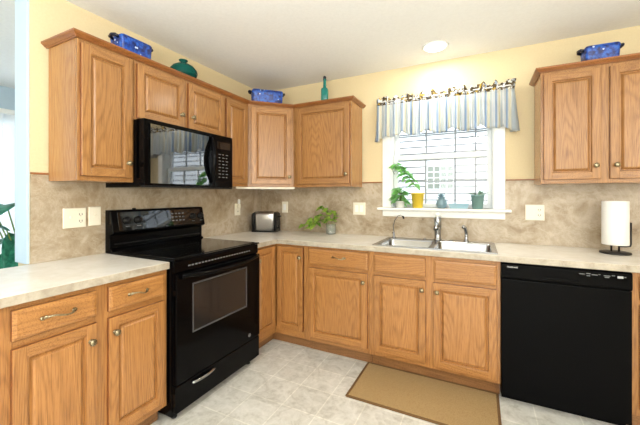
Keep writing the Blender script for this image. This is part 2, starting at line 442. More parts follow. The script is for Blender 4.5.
# left wall, ending in a white jamb, with the low wall of the peninsula going on
struct('wall_left', MB().box(-0.13, 0.0, -2.060, 0.0, 0.0, H), 'yellow')
struct('trim_1', MB().box(-0.136, 0.002, -2.073, -2.0605, 0.9155, H, 0.002), 'white_wall')
struct('wall_peninsula', MB().box(-0.13, -0.001, -3.2, -2.0615, 0.0, 0.874), 'white_wall')
struct('wall_right', MB().box(4.4, 4.5, -5.5, 0.0, 0.0, H), 'yellow')
struct('wall_rear', MB().box(-4.0, 4.5, -5.6, -5.5, 0.0, H), 'yellow')
struct('wall_breakfast', MB(lambda u, d, z: (z, u, d)).cells([-5.5, -2.9, -0.35, 0.0], [0.0, 2.13, H], {(1, 0)}, -2.4, -2.3), 'white_wall')
struct('wall_breakfast_end', MB().box(-2.3, -0.131, -0.12, 0.0, 0.0, H), 'white_wall')
struct('trim_2', MB().box(0.0125, 1.384, -0.012, -0.0005, 1.4035, 1.414, 0.002), 'oak_trim')
struct('trim_4', MB().box(2.370, 4.38, -0.012, -0.0005, 1.4035, 1.414, 0.002), 'oak_trim')
struct('trim_3', MB().box(0.0005, 0.012, -2.058, -0.013, 1.4035, 1.414, 0.002), 'oak_trim')

# breakfast room glazed door with vertical blind vanes
d1 = bpy.data.objects.new('door_1', None); COL.objects.link(d1); d1['_w'] = (0, 0, 0); d1['kind'] = 'structure'
b = MB(FL)
for u in (-2.9, -1.66, -0.42): b.box(u+0.005, u+0.06, -2.37, -2.32, 0.005, 2.12, 0.003)
b.box(-2.895, -0.36, -2.37, -2.32, 0.005, 0.09, 0.003).box(-2.895, -0.36, -2.37, -2.32, 2.06, 2.125, 0.003)
b.build('door_frame', 'vinyl_white', d1)
MB(FL).box(-2.85, -0.42, -2.35, -2.344, 0.09, 2.06).build('pane', 'glass', d1)
bl = thing('vertical_blind', 'white vertical blind over the bright glass at the far left', 'blind', (-2.25, -1.6, 0.05))
MB(FL).box(-2.9, -0.35, -2.29, -2.22, 2.14, 2.19, 0.004).build('headrail', 'white_trim', bl)
for i in range(28):
    y = -2.86+i*0.088; a = 0.55; c, s_ = math.cos(a)*0.042, math.sin(a)*0.042
    MB().extrude([(-2.25-s_, y-c, 0.04), (-2.25-s_+0.002, y-c, 0.04), (-2.25+s_+0.002, y+c, 0.04), (-2.25+s_, y+c, 0.04)], (0, 0, 2.10)).build('vane', 'vane', bl)

# sink window
w1 = bpy.data.objects.new('window_1', None); COL.objects.link(w1); w1['_w'] = (0, 0, 0); w1['kind'] = 'structure'
b = MB(FB)
cz = WZ1+0.075
b.box(WX0-0.075, WX0+0.004, 0.0005, 0.020, WZ0+0.001, cz, 0.004).box(WX1-0.004, WX1+0.075, 0.0005, 0.020, WZ0+0.001, cz, 0.004)
b.box(WX0+0.004, WX1-0.004, 0.0005, 0.020, WZ1-0.004, cz, 0.004)
b.build('window_casing', 'white_trim', w1)
b = MB(FB)
for a, c in ((WX0+0.0005, WX0+0.012), (WX1-0.012, WX1-0.0005)): b.box(a, c, -0.145, 0.0, WZ0+0.001, WZ1)
b.box(WX0+0.012, WX1-0.012, -0.145, 0.0, WZ1-0.012, WZ1-0.0005)
b.build('window_jamb', 'white_trim', w1)
MB(FB).box(WX0+0.001, WX1-0.001, -0.145, 0.0072, WZ0-0.022, WZ0).box(WX0-0.115, WX1+0.115, 0.0072, 0.062, WZ0-0.022, WZ0, 0.006).build('window_sill', 'white_trim', w1)
MB(FB).box(WX0-0.075, WX1+0.075, 0.0005, 0.018, 1.098, WZ0-0.0225, 0.004).build('window_apron', 'white_trim', w1)
def sash(z0, z1, dp, name):
    x0, x1 = WX0+0.013, WX1-0.013
    b = MB(FB); t_ = 0.038
    b.box(x0, x0+t_, dp, dp+0.03, z0, z1, 0.003).box(x1-t_, x1, dp, dp+0.03, z0, z1, 0.003)
    b.box(x0+t_, x1-t_, dp, dp+0.03, z0, z0+t_, 0.003).box(x0+t_, x1-t_, dp, dp+0.03, z1-0.045, z1, 0.003)
    f = b.build(name, 'vinyl_white', w1)
    g = MB(FB)
    gx0, gx1, gz0, gz1 = x0+t_, x1-t_, z0+t_, z1-0.045
    for k in (1, 2):
        xx = gx0+(gx1-gx0)*k/3; g.box(xx-0.008, xx+0.008, dp+0.006, dp+0.018, gz0, gz1)
    zz = (gz0+gz1)/2; g.box(gx0, gx1, dp+0.007, dp+0.017, zz-0.006, zz+0.006)
    g.build('muntin_grid', 'muntin', f)
    MB(FB).box(gx0, gx1, dp+0.010, dp+0.013, gz0, gz1).build('pane', 'glass', f)
sash(WZ0+0.001, 1.655, -0.085, 'lower_sash')
sash(1.612, WZ1-0.013, -0.119, 'upper_sash')

# outdoors: neighbouring house close by
nb = thing('neighbour_house', 'white clapboard house wall seen through the window over the sink', 'house', (2.0, 3.2, -0.6))
b = MB(FB); z = -0.55
while z < 5.0:
    b.extrude([(-5.0, -3.02, z), (-5.0, -3.0, z), (-5.0, -3.02, z+0.100)], (12.0, 0, 0)); z += 0.118
b.build('siding', 'siding', nb)
MB(FB).box(-5.0, 7.0, -3.1, -3.021, -0.6, 5.0).build('siding_shade_backing', 'lap_shade_and_strip', nb)  # dark sheet between the boards, standing in for the lap shadows
g = MB(FB).box(1.36, 1.79, -3.0, -2.985, 1.40, 1.80).build('house_window', 'house_glass', nb)
b = MB(FB)
for k in range(5): x = 1.36+k*0.1075; b.box(x-0.008, x+0.008, -2.985, -2.975, 1.40, 1.80)
for k in range(5): z = 1.40+k*0.1; b.box(1.36, 1.79, -2.984, -2.976, z-0.008, z+0.008)
b.build('window_grid', 'siding', g)
MB(FB).box(2.115, 2.14, -3.0, -2.97, -0.6, 5.0).build('corner_strip', 'lap_shade_and_strip', nb)
tag(MB().box(-8, 9, 0.16, 3.0, -0.7, -0.6).build('lawn', 'lawn'), 'grass strip between the house and the neighbouring wall', 'lawn', kind='structure')

# ceiling downlight above the sink
cl = thing('ceiling_downlight', 'round white glowing downlight in the ceiling above the sink', 'ceiling light', (1.88, -0.30, H))
MB().lathe([(0.075, -0.001), (0.082, -0.008), (0.092, -0.009), (0.100, -0.001)], (1.88, -0.30, H), seg=36).build('trim_ring', 'white_trim', cl)
MB().lathe([(0.0001, -0.0105), (0.074, -0.0100), (0.0745, -0.0015)], (1.88, -0.30, H), seg=36, cap=False).build('diffuser', 'lamp', cl)
ld = bpy.data.lights.new('downlight_bulb', 'AREA'); ld.shape = 'DISK'; ld.size = 0.14; ld.energy = 7.0; ld.color = (1, 0.94, 0.82)
lo = bpy.data.objects.new('downlight_bulb', ld); COL.objects.link(lo); lo.location = (1.88, -0.30, H-0.016)

# ------------------------------------------------------------------ cabinets
def knob(F, u, d, z, door):
    b = MB(F)
    b.lathe([(0.010, 0.0), (0.0105, 0.002), (0.0055, 0.004), (0.005, 0.012), (0.009, 0.016), (0.0145, 0.020), (0.0155, 0.024), (0.0125, 0.028), (0.006, 0.0305), (0.0001, 0.031)], (u, d, z), 'd', 16)
    return b.build('knob', 'brass', door)

def pull(F, u, d, z, drawer, w=0.105):
    b = MB(F); n = 18; pts = []; rs = []
    for i in range(n+1):
        t_ = i/n; x = u-w/2+w*t_
        dd = d+0.006+0.022*math.sin(PI*t_)**0.7
        zz = z+0.006*math.sin(2*PI*t_)
        pts.append((x, dd, zz)); rs.append(0.0034+0.0024*abs(2*t_-1)**3)
    b.tube(pts, rs, 8)
    for s_ in (-1, 1):      # leaf shaped ends with a foot
        b.lathe([(0.0001, -0.001), (0.0075, 0.0), (0.0085, 0.004), (0.006, 0.008), (0.0001, 0.009)], (u+s_*w/2, d, z-0.0), 'd', 12)
        b.tube([(u+s_*w*0.5, d+0.006, z), (u+s_*w*0.42, d+0.014, z+0.007), (u+s_*w*0.33, d+0.020, z+0.004)], [0.002, 0.006, 0.002], 8)
    return b.build('pull', 'brass', drawer)

def door(F, cab, u0, u1, z0, z1, d, low=False, kn=None, fr=0.045, label=None):
    v, h = ('oak_low', 'oak_low_h') if low else ('oak', 'oak_h')
    T = 0.019; b = MB(F)
    # stiles and rails with a moulded inner edge
    for a, c in ((u0, u0+fr), (u1-fr, u1)): b.box(a, c, d, d+T, z0, z1, 0.0035, 0)
    for a, c in ((z0, z0+fr), (z1-fr, z1)): b.box(u0+fr-0.001, u1-fr+0.001, d, d+T-0.0006, a, c, 0.003, 1)
    b.rings([(0, d+T-0.003), (0.003, d+T-0.006), (0.005, d+T-0.013), (0.006, d+T-0.0145)], u0+fr-0.002, u1-fr+0.002, z0+fr-0.002, z1-fr+0.002, 0, close=False, back=False)
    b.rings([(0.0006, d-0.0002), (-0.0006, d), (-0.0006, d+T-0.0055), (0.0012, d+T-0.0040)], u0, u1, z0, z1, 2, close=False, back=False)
    o = b.build('door', [v, h, 'oak_edge_shade'], cab)
    p = MB(F); q = fr+0.003
    w_ = min(0.019, (u1-u0-2*q)*0.2)
    p.rings([(0, d+0.002), (0, d+T-0.0145), (0.006, d+T-0.0145), (w_*0.75, d+T-0.005), (w_, d+T-0.0015), (w_+0.003, d+T-0.001)], u0+q, u1-q, z0+q, z1-q)
    p.build('raised_panel', v, o)
    if kn: knob(F, kn[0], d+T, kn[1], o)
    return o

def drawer(F, cab, u0, u1, z0, z1, d, pl=None, name='drawer_front'):
    b = MB(F); T = 0.019
    b.rings([(0, d+T-0.006), (0.003, d+T-0.003), (0.010, d+T-0.0015), (0.013, d+T), (0.016, d+T)], u0, u1, z0, z1, 0, back=False)
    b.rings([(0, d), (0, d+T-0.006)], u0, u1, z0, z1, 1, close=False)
    o = b.build(name, ['oak_low_h', 'oak_edge_shade'], cab)
    if pl: pull(F, pl[0], d+T, pl[1], o, pl[2])
    return o

def frame(F, cab, us, z0, z1, d0, d1, zrails, low=True, name='face_frame'):
    """face frame: stiles (u0,u1) list and rails (z0,z1,u0,u1)"""
    v, h = ('oak_low', 'oak_low_h') if low else ('oak', 'oak_h')
    b = MB(F)
    for a, c in us: b.box(a, c, d0, d1, z0, z1, 0.001, 0)
    for a, c, p, q in zrails: b.box(p, q, d0, d1-0.0004, a, c, 0.0008, 1)
    return b.build(name, [v, h], cab)

ZB, ZT = 0.105, 0.8745     # base cabinet box
# --- near left base cabinet (left of the range)
cb = thing('base_cabinet', 'oak base cabinet left of the black range, two drawers over two doors', 'cabinet', (0.3, -2.1, 0))
MB(FL).box(-2.60, -1.683, 0.004, 0.589, ZB, ZT).build('carcass', 'oak_low', cb)
frame(FL, cb, [(-2.60, -2.345), (-2.068, -1.995), (-1.720, -1.683)], ZB, ZT, 0.590, 0.610, [(0.845, ZT, -2.345, -2.068), (0.845, ZT, -1.995, -1.720), (0.695, 0.750, -2.345, -2.068), (0.695, 0.750, -1.995, -1.720), (ZB, 0.155, -2.345, -2.068), (ZB, 0.155, -1.995, -1.720)])
MB(FL).box(-2.60, -1.683, 0.50, 0.535, 0.001, ZB-0.0005).build('toe_kick', 'oak_toe', cb)
drawer(FL, cb, -2.352, -2.056, 0.738, 0.853, 0.6105, (-2.205, 0.797, 0.115))
drawer(FL, cb, -2.004, -1.706, 0.738, 0.853, 0.6105, (-1.862, 0.795, 0.095))
door(FL, cb, -2.352, -2.056, 0.142, 0.706, 0.6105, True, (-2.085, 0.632))
door(FL, cb, -2.004, -1.706, 0.142, 0.706, 0.6105, True, (-1.978, 0.636))
# --- corner (lazy susan) base
cb = thing('corner_base_cabinet', 'oak corner base cabinet right of the black range with a folding door', 'cabinet', (0.3, -0.3, 0))
b = MB().extrude([(0.004, -0.909, ZB), (0.589, -0.909, ZB), (0.589, -0.589, ZB), (0.909, -0.589, ZB), (0.909, -0.004, ZB), (0.004, -0.004, ZB)], (0, 0, ZT-ZB))
b.build('carcass', 'oak_low', cb)
frame(FL, cb, [(-0.909, -0.893)], ZB, ZT, 0.590, 0.610, [(0.855, ZT, -0.893, -0.611), (ZB, 0.172, -0.893, -0.611)])
frame(FB, cb, [(0.893, 0.909)], ZB, ZT, 0.590, 0.610, [(0.855, ZT, 0.5905, 0.893), (ZB, 0.172, 0.5905, 0.893)])
door(FL, cb, -0.897, -0.636, 0.165, 0.857, 0.6105, True, None, 0.042)
door(FB, cb, 0.636, 0.888, 0.165, 0.857, 0.6105, True, (0.865, 0.776), 0.042)
knob(FL, -0.880, 0.6295, 0.772, [o for o in cb.children if o.name.startswith('door')][0])
MB().extrude([(0.50, -0.909, 0.001), (0.53, -0.909, 0.001), (0.53, -0.53, 0.001), (0.909, -0.53, 0.001), (0.909, -0.50, 0.001), (0.50, -0.50, 0.001)], (0, 0, ZB-0.0015)).build('toe_kick', 'oak_toe', cb)
# --- drawer base
cb = thing('drawer_base_cabinet', 'narrow oak base cabinet, one drawer over one door, left of the sink base', 'cabinet', (1.18, -0.3, 0))
MB(FB).box(0.912, 1.450, 0.004, 0.589, ZB, ZT).build('carcass', 'oak_low', cb)
frame(FB, cb, [(0.9115, 0.955), (1.436, 1.452)], ZB, ZT, 0.590, 0.610, [(0.850, ZT, 0.955, 1.436), (0.690, 0.745, 0.955, 1.436), (ZB, 0.155, 0.955, 1.436)])
drawer(FB, cb, 0.945, 1.444, 0.730, 0.858, 0.6105, (1.210, 0.803, 0.105))
door(FB, cb, 0.948, 1.438, 0.145, 0.703, 0.6105, True, (1.412, 0.640))
MB(FB).box(0.912, 1.450, 0.50, 0.535, 0.001, ZB-0.0005).build('toe_kick', 'oak_toe', cb)
# --- sink base
cb = thing('sink_base_cabinet', 'wide oak sink base cabinet with two doors under false drawer fronts', 'cabinet', (1.88, -0.3, 0))
b = MB(FB)   # open-topped box that holds the bowls
for a in ((1.454, 1.472, 0.004, 0.589, ZB, ZT), (2.286, 2.304, 0.004, 0.589, ZB, ZT), (1.472, 2.286, 0.004, 0.020, ZB, ZT), (1.472, 2.286, 0.020, 0.589, ZB, ZB+0.018)): b.box(*a)
b.build('carcass', 'oak_low', cb)
frame(FB, cb, [(1.4535, 1.500), (1.847, 1.918), (2.274, 2.304)], ZB, ZT, 0.590, 0.610, [(0.845, ZT, 1.500, 1.847), (0.845, ZT, 1.918, 2.274), (0.690, 0.745, 1.500, 1.847), (0.690, 0.745, 1.918, 2.274), (ZB, 0.150, 1.500, 1.847), (ZB, 0.150, 1.918, 2.274)])
drawer(FB, cb, 1.490, 1.856, 0.727, 0.855, 0.6105, None, 'false_drawer_front')
drawer(FB, cb, 1.910, 2.283, 0.720, 0.851, 0.6105, None, 'false_drawer_front')
door(FB, cb, 1.490, 1.856, 0.142, 0.700, 0.6105, True, (1.833, 0.640))
door(FB, cb, 1.906, 2.283, 0.128, 0.697, 0.6105, True, (1.932, 0.638))
MB(FB).box(1.454, 2.304, 0.50, 0.535, 0.001, ZB-0.0005).build('toe_kick', 'oak_toe', cb)
# --- base right of the dishwasher
cb = thing('end_base_cabinet', 'oak base cabinet at the right edge, beside the dishwasher', 'cabinet', (3.2, -0.3, 0))
MB(FB).box(2.922, 3.55, 0.004, 0.589, ZB, ZT).build('carcass', 'oak_low', cb)
frame(FB, cb, [(2.921, 2.965), (3.52, 3.55)], ZB, ZT, 0.590, 0.610, [(0.845, ZT, 2.965, 3.52), (0.690, 0.745, 2.965, 3.52), (ZB, 0.150, 2.965, 3.52)])
drawer(FB, cb, 2.952, 3.53, 0.727, 0.853, 0.6105, (3.24, 0.797, 0.105))
door(FB, cb, 2.952, 3.53, 0.142, 0.700, 0.6105, True, (3.50, 0.640))
MB(FB).box(2.922, 3.55, 0.50, 0.535, 0.001, ZB-0.0005).build('toe_kick', 'oak_toe', cb)

# --- wall cabinets
UZ0, UZ1, UD = 1.367, 2.114, 0.305
def upper(name, label, F, u0, u1, z0, z1, stiles, rails, doors, loc):
    c = thing(name, label, 'cabinet', loc)
    MB(F).box(u0+0.001, u1-0.001, 0.0145, UD-0.016, z0, z1 if z1 < UZ1 else UZ1+0.0305).build('carcass', 'oak_side', c)
    frame(F, c, stiles, z0, z1, UD-0.0155, UD, rails, False)
    for a in doors: door(F, c, *a)
    return c
upper('wall_cabinet', 'tall oak wall cabinet at the near left, its bare side facing out, beside the microwave', FL, -1.981, -1.677, UZ0, UZ1, [(-1.980, -1.948), (-1.712, -1.678)],
      [(UZ0, 1.412, -1.948, -1.712), (2.075, UZ1, -1.948, -1.712)], [(-1.967, -1.696, 1.393, 2.092, UD+0.0005, False, (-1.722, 1.478))], (0.15, -1.83, UZ0))
upper('over_range_cabinet', 'short oak wall cabinet with two doors directly above the black microwave', FL, -1.676, -0.914, 1.752, UZ1, [(-1.675, -1.645), (-1.325, -1.268), (-0.938, -0.915)],
      [(1.752, 1.78, -1.645, -1.325), (1.752, 1.78, -1.268, -0.938), (2.08, UZ1, -1.645, -1.325), (2.08, UZ1, -1.268, -0.938)],
      [(-1.660, -1.314, 1.763, 2.094, UD+0.0005, False, (-1.345, 1.850), 0.044), (-1.278, -0.925, 1.763, 2.094, UD+0.0005, False, (-1.248, 1.852), 0.044)], (0.15, -1.3, 1.752))
upper('narrow_wall_cabinet', 'narrow oak wall cabinet right of the microwave, before the corner', FL, -0.913, -0.612, UZ0, UZ1, [(-0.912, -0.880), (-0.640, -0.613)],
      [(UZ0, 1.412, -0.880, -0.640), (2.075, UZ1, -0.880, -0.640)], [(-0.893, -0.628, 1.393, 2.092, UD+0.0005, False, None, 0.044)], (0.15, -0.76, UZ0))
c = thing('corner_wall_cabinet', 'diagonal oak wall cabinet in the corner above the toaster', 'cabinet', (0.2, -0.2, UZ0))
MB().extrude([(0.0145, -0.0145, UZ0), (0.0145, -0.609, UZ0), (0.290, -0.609, UZ0), (0.609, -0.290, UZ0), (0.609, -0.0145, UZ0)], (0, 0, UZ1-UZ0+0.0305)).build('carcass', 'oak_side', c)
L = 0.305*math.sqrt(2)
frame(FD, c, [(0.008, 0.050), (L-0.050, L-0.008)], UZ0, UZ1, -0.012, 0.002, [(UZ0, 1.412, 0.050, L-0.050), (2.075, UZ1, 0.050, L-0.050)], False)
door(FD, c, 0.030, L-0.030, 1.393, 2.092, 0.0025, False, (L-0.052, 1.462))
upper('wall_cabinet', 'single-door oak wall cabinet between the corner cabinet and the window', FB, 0.611, 1.192, UZ0, UZ1, [(0.612, 0.665), (1.158, 1.191)],
      [(UZ0, 1.412, 0.665, 1.158), (2.075, UZ1, 0.665, 1.158)], [(0.652, 1.176, 1.393, 2.092, UD+0.0005, False, (1.150, 1.475))], (0.9, -0.15, UZ0))
upper('wall_cabinet', 'two-door oak wall cabinet right of the window, above the paper towels', FB, 2.556, 3.28, UZ0, UZ1, [(2.557, 2.592), (2.852, 2.932), (3.245, 3.279)],
      [(UZ0, 1.412, 2.592, 2.852), (2.075, UZ1, 2.592, 2.852), (UZ0, 1.412, 2.932, 3.245), (2.075, UZ1, 2.932, 3.245)],
      [(2.572, 2.870, 1.393, 2.092, UD+0.0005, False, (2.842, 1.477)), (2.914, 3.262, 1.393, 2.092, UD+0.0005, False, (2.941, 1.477))], (2.9, -0.15, UZ0))
# crown mouldings
CP = [(-0.012, 2.1405), (-0.0005, 2.1405), (-0.0005, 2.1155), (0.005, 2.1155), (0.007, 2.120), (0.012, 2.121), (0.018, 2.126), (0.024, 2.131), (0.028, 2.133), (0.030, 2.137), (0.030, 2.144), (-0.012, 2.144)]
cp = [(o+0.0008, z if o > -0.01 else z) for o, z in CP]
o = MB().sweep([(0.002, -1.981), (0.3055, -1.981), (0.3055, -0.61), (0.61, -0.3055), (1.192, -0.3055), (1.192, -0.002)], cp).build('crown_moulding', 'oak_trim')
tag(o, 'dark oak crown moulding along the left and corner wall cabinets', 'moulding')
o = MB().sweep([(2.556, -0.002), (2.556, -0.3055), (3.28, -0.3055), (3.28, -0.002)], cp).build('crown_moulding', 'oak_trim')
tag(o, 'oak crown moulding on the wall cabinet right of the window', 'moulding')
TOPZ = 2.1447
# under-cabinet light
ul = thing('undercabinet_light', 'slim cream under-cabinet light fixed below the corner wall cabinet', 'light', (0.4, -0.4, 1.35))
MB(FD).box(-0.10, L+0.01, -0.06, -0.012, 1.350, 1.3665, 0.003).build('housing', 'plate', ul)
MB(FD).box(-0.09, L, -0.052, -0.020, 1.3475, 1.3498, 0.0005).build('lens', 'white_trim', ul)

# ------------------------------------------------------------------ counters and backsplash
CZ0, CZ1 = 0.876, 0.914
def countertop(b, label, extra=None):
    o = b.build('countertop', ['counter', 'counter_edge'], bevel=0.003)
    return tag(o, label, 'countertop')
countertop(MB().cells([0.0075, 0.635], [-2.62, -1.681], set(), CZ0, CZ1, 0, 1), 'cream laminate countertop left of the black range')
SX0, SX1, SY0, SY1 = 1.462, 2.292, -0.585, -0.075
us = [0.0075, 0.637, SX0+0.012, SX1-0.012, 3.56]; ds = [-0.909, -0.635, SY0+0.012, SY1-0.012, -0.0075]
countertop(MB().cells(us, ds, {(1, 0), (2, 0), (3, 0), (2, 2)}, CZ0, CZ1, 0, 1), 'cream laminate L-shaped countertop from the range past the sink to the right edge')
b = MB(lambda u, d, z: (u, -z, d)).cells([0.0075, WX0-0.0765, WX1+0.0765, 3.6], [0.9145, 1.096, 1.402], {(1, 1)}, 0.0005, 0.0068)
tag(b.build('backsplash', 'splash'), 'mottled tan stone-look backsplash on the back wall beneath the window and cabinets', 'backsplash')
b = MB(lambda u, d, z: (z, u, d)).cells([-2.058, -1.679, -0.911, -0.0075], [0.30, 0.9145, 1.402], {(0, 0), (2, 0)}, 0.0005, 0.0068)
tag(b.build('backsplash', 'splash'), 'mottled tan stone-look backsplash on the left wall behind the range', 'backsplash')

# ------------------------------------------------------------------ range
Y0, Y1 = -1.6755, -0.9145
rg = thing('range', 'black freestanding electric range with a glass cooktop and rear control panel', 'stove', (0.33, -1.295, 0))
b = MB(FL); b.box(Y0+0.002, Y1-0.002, 0.03, 0.640, 0.035, 0.905, 0.003); b.build('body', 'black', rg)
for u in (Y0+0.05, Y1-0.05):
    for d in (0.09, 0.60): MB(FL).lathe([(0.016, 0.0005), (0.018, 0.006), (0.010, 0.010), (0.010, 0.034)], (u, d, 0), 'z', 14).build('foot', 'black_matte', rg)
# cooktop with a raised rounded rim
ct = MB(FL).box(Y0-0.003, Y1+0.003, 0.035, 0.668, 0.9160, 0.926, 0.0045).build('cooktop_rim', 'black', rg)
MB(FL).box(Y0+0.022, Y1-0.022, 0.105, 0.640, 0.9262, 0.9285, 0.001).build('glass_cooktop', 'cooktop', rg)
# backguard: recessed lower back, lip, tilted control panel
b = MB(FL)
b.extrude([(Y0, 0.012, 0.912), (Y0, 0.080, 0.912), (Y0, 0.080, 0.935), (Y0, 0.060, 0.945), (Y0, 0.060, 1.028), (Y0, 0.092, 1.040), (Y0, 0.098, 1.048), (Y0, 0.070, 1.182), (Y0, 0.060, 1.192), (Y0, 0.012, 1.192)], (Y1-Y0, 0, 0))
bg = b.build('backguard', 'black', rg, bevel=0.004)
MB(FL).extrude([(Y0+0.04, 0.0965, 1.058), (Y0+0.04, 0.0995, 1.058), (Y0+0.04, 0.0745, 1.177), (Y0+0.04, 0.0715, 1.177)], (Y1-Y0-0.08, 0, 0)).build('control_panel', 'black_glass', bg, bevel=0.001)
MB(FL).box(Y0+0.03, Y1-0.03, 0.0605, 0.070, 0.966, 0.972, 0.001).build('back_trim_line', 'black_matte', bg)
def onpanel(z): return 0.0995-(z-1.058)*0.025/0.119+0.0004
kz = 1.121
for u in (-1.578, -1.500, -1.035, -0.955):
    b = MB(FL); dd = onpanel(kz)
    b.lathe([(0.026, 0.0), (0.026, 0.004), (0.020, 0.007), (0.0185, 0.020), (0.016, 0.023), (0.0001, 0.0235)], (u, dd, kz), 'd', 20)
    b.box(u-0.004, u+0.004, dd+0.0225, dd+0.030, kz-0.017, kz+0.017, 0.0015)
    b.build('knob', 'black_matte', bg)
    MB(FL).box(u-0.014, u+0.014, onpanel(1.083), onpanel(1.083)+0.0008, 1.080, 1.085).build('knob_marking', 'dim_mark', bg)
MB(FL).extrude([(-1.385, onpanel(1.078), 1.078), (-1.385, onpanel(1.078)+0.0015, 1.078), (-1.385, onpanel(1.168)+0.0015, 1.168), (-1.385, onpanel(1.168), 1.168)], (0.285, 0, 0)).build('clock_display', 'black_glass', bg)
b = MB(FL)
for i in range(4):
    for j in range(3):
        u = -1.235+i*0.032; z = 1.092+j*0.026
        b.box(u, u+0.018, onpanel(z)+0.0012, onpanel(z)+0.0026, z, z+0.009)
b.build('keypad', 'dim_mark', bg)
MB(FL).lathe([(0.012, 0.0), (0.012, 0.006), (0.007, 0.010), (0.0001, 0.011)], (-1.50, 0.040, 1.192), 'z', 14).build('vent_cap', 'black_matte', bg)
# front
b = MB(FL).box(Y0+0.004, Y1-0.004, 0.6405, 0.658, 0.846, 0.912, 0.003); b.build('vent_strip', 'black', rg)
b = MB(FL)
for i in range(22): u = Y0+0.10+i*0.026; b.box(u, u+0.016, 0.6582, 0.6588, 0.872, 0.880)
b.build('vent_slots', 'dim_mark', rg)
dr = MB(FL).box(Y0+0.004, Y1-0.004, 0.6405, 0.676, 0.222, 0.842, 0.006).build('oven_door', 'black', rg)
wf = MB(FL); wf.rings([(0, 0.6762), (0.0, 0.6775), (0.007, 0.6775), (0.010, 0.6765)], -1.560, -1.070, 0.480, 0.772, close=False, back=False); wf.build('window_frame', 'oven_frame', dr)
MB(FL).box(-1.547, -1.083, 0.6762, 0.6769, 0.493, 0.759).build('oven_window', 'oven_glass', dr)
b = MB(FL); n = 24; pts = []
for i in range(n+1):
    t_ = i/n; pts.append((Y0+0.035+(Y1-Y0-0.07)*t_, 0.684+0.038*min(1, math.sin(PI*t_)*1.3), 0.832-0.016*math.sin(PI*t_)))
b.tube(pts, [0.013 if 0 < i < n else 0.011 for i in range(n+1)], 12)
for u in (Y0+0.045, Y1-0.045): b.box(u-0.012, u+0.012, 0.6762, 0.694, 0.812, 0.836, 0.004)
b.build('door_handle', 'black', dr)
MB(FL).lathe([(0.0001, 0.0), (0.013, 0.0), (0.013, 0.002), (0.0001, 0.0025)], (-1.04, 0.676, 0.262), 'd', 20).build('badge', 'dim_mark', dr)
dw = MB(FL).box(Y0+0.004, Y1-0.004, 0.6405, 0.672, 0.062, 0.214, 0.006).build('storage_drawer', 'black', rg)
b = MB(FL); b.tube([(-1.560+0.0145*i, 0.674+0.012*math.sin(PI*i/12), 0.184) for i in range(13)], 0.009, 10); b.build('drawer_handle_glint', 'chrome', dw)  # chrome tube puts in the bright highlight of the black drawer handle

# ------------------------------------------------------------------ microwave
mw = thing('microwave', 'black over-the-range microwave below the short oak cabinet', 'microwave', (0.2, -1.295, 1.34))
MB(FL).box(-1.6745, -0.9145, 0.0155, 0.372, 1.338, 1.7505, 0.003).build('housing', 'black', mw)
b = MB(FL).box(-1.6745, -1.118, 0.3725, 0.402, 1.350, 1.7505, 0.004); md = b.build('microwave_door', 'black', mw)
MB(FL).extrude([(-1.640, 0.4022, 1.362), (-1.170, 0.4022, 1.362), (-1.170, 0.4036, 1.362), (-1.640, 0.4130, 1.362)], (0, 0, 0.36)).build('door_glass', 'mirror_glass', md)
b = MB(FL); pts = []
for i in range(17):
    t_ = i/16; pts.append((-1.142-0.010*math.sin(PI*t_), 0.408+0.036*math.sin(PI*t_), 1.385+0.335*t_))
b.tube(pts, [0.010+0.010*math.sin(PI*i/16) for i in range(17)], 12); b.build('door_handle', 'black', md)
cp_ = MB(FL).box(-1.116, -0.9145, 0.3725, 0.402, 1.350, 1.7505, 0.004).build('control_panel', 'black', mw)
MB(FL).box(-1.085, -0.945, 0.4022, 0.4030, 1.645, 1.700).build('clock_display', 'black_glass', cp_)
b = MB(FL)
for j in range(8):
    for i in range(3): u = -1.068+i*0.038; z = 1.425+j*0.025; b.box(u, u+0.016+0.008*((i+j) % 2), 0.4022, 0.4027, z, z+0.006)
b.build('keypad', 'dim_mark', cp_)
MB(FL).box(-1.6745, -0.9145, 0.3725, 0.398, 1.338, 1.349, 0.002).build('vent_lip', 'black_matte', mw)

# ------------------------------------------------------------------ dishwasher
DX0, DX1 = 2.3075, 2.9185
dwt = thing('dishwasher', 'black built-in dishwasher at the right, under the countertop', 'dishwasher', (2.613, -0.3, 0))
MB(FB).box(DX0+0.003, DX1-0.003, 0.02, 0.525, 0.001, 0.870).build('tub', 'black_matte', dwt)
MB(FB).box(DX0, DX1, 0.586, 0.628, 0.052, 0.772, 0.005).build('door', 'black_dw', dwt)
cpn = MB(FB)
cpn.extrude([(DX0, 0.586, 0.775), (DX0, 0.628, 0.775), (DX0, 0.634, 0.785), (DX0, 0.634, 0.862), (DX0, 0.626, 0.871), (DX0, 0.586, 0.871)], (DX1-DX0, 0, 0))
cpn = cpn.build('control_panel', 'black_dw', dwt, bevel=0.0015)
MB(FB).box(2.530, 2.690, 0.6342, 0.640, 0.790, 0.806, 0.003).build('door_latch', 'black_dw', cpn)
MB(FB).box(DX0+0.004, DX1-0.004, 0.530, 0.560, 0.001, 0.050, 0.002).build('kick_plate', 'black_dw', dwt)
b = MB(FB)
for u0, u1, z in ((2.690, 2.716, 0.846), (2.722, 2.742, 0.850), (2.746, 2.772, 0.846), (2.724, 2.740, 0.838), (2.776, 2.784, 0.850), (2.798, 2.826, 0.846), (2.802, 2.822, 0.838), (2.832, 2.846, 0.850), (2.884, 2.892, 0.846)):
    b.box(u0, u1, 0.6341, 0.6346, z-0.0022, z+0.0022)
b.build('button_lettering', 'dim_mark', cpn)
MB(FB).box(2.856, 2.880, 0.6341, 0.6347, 0.838, 0.850).build('button', 'grey_mark', cpn)
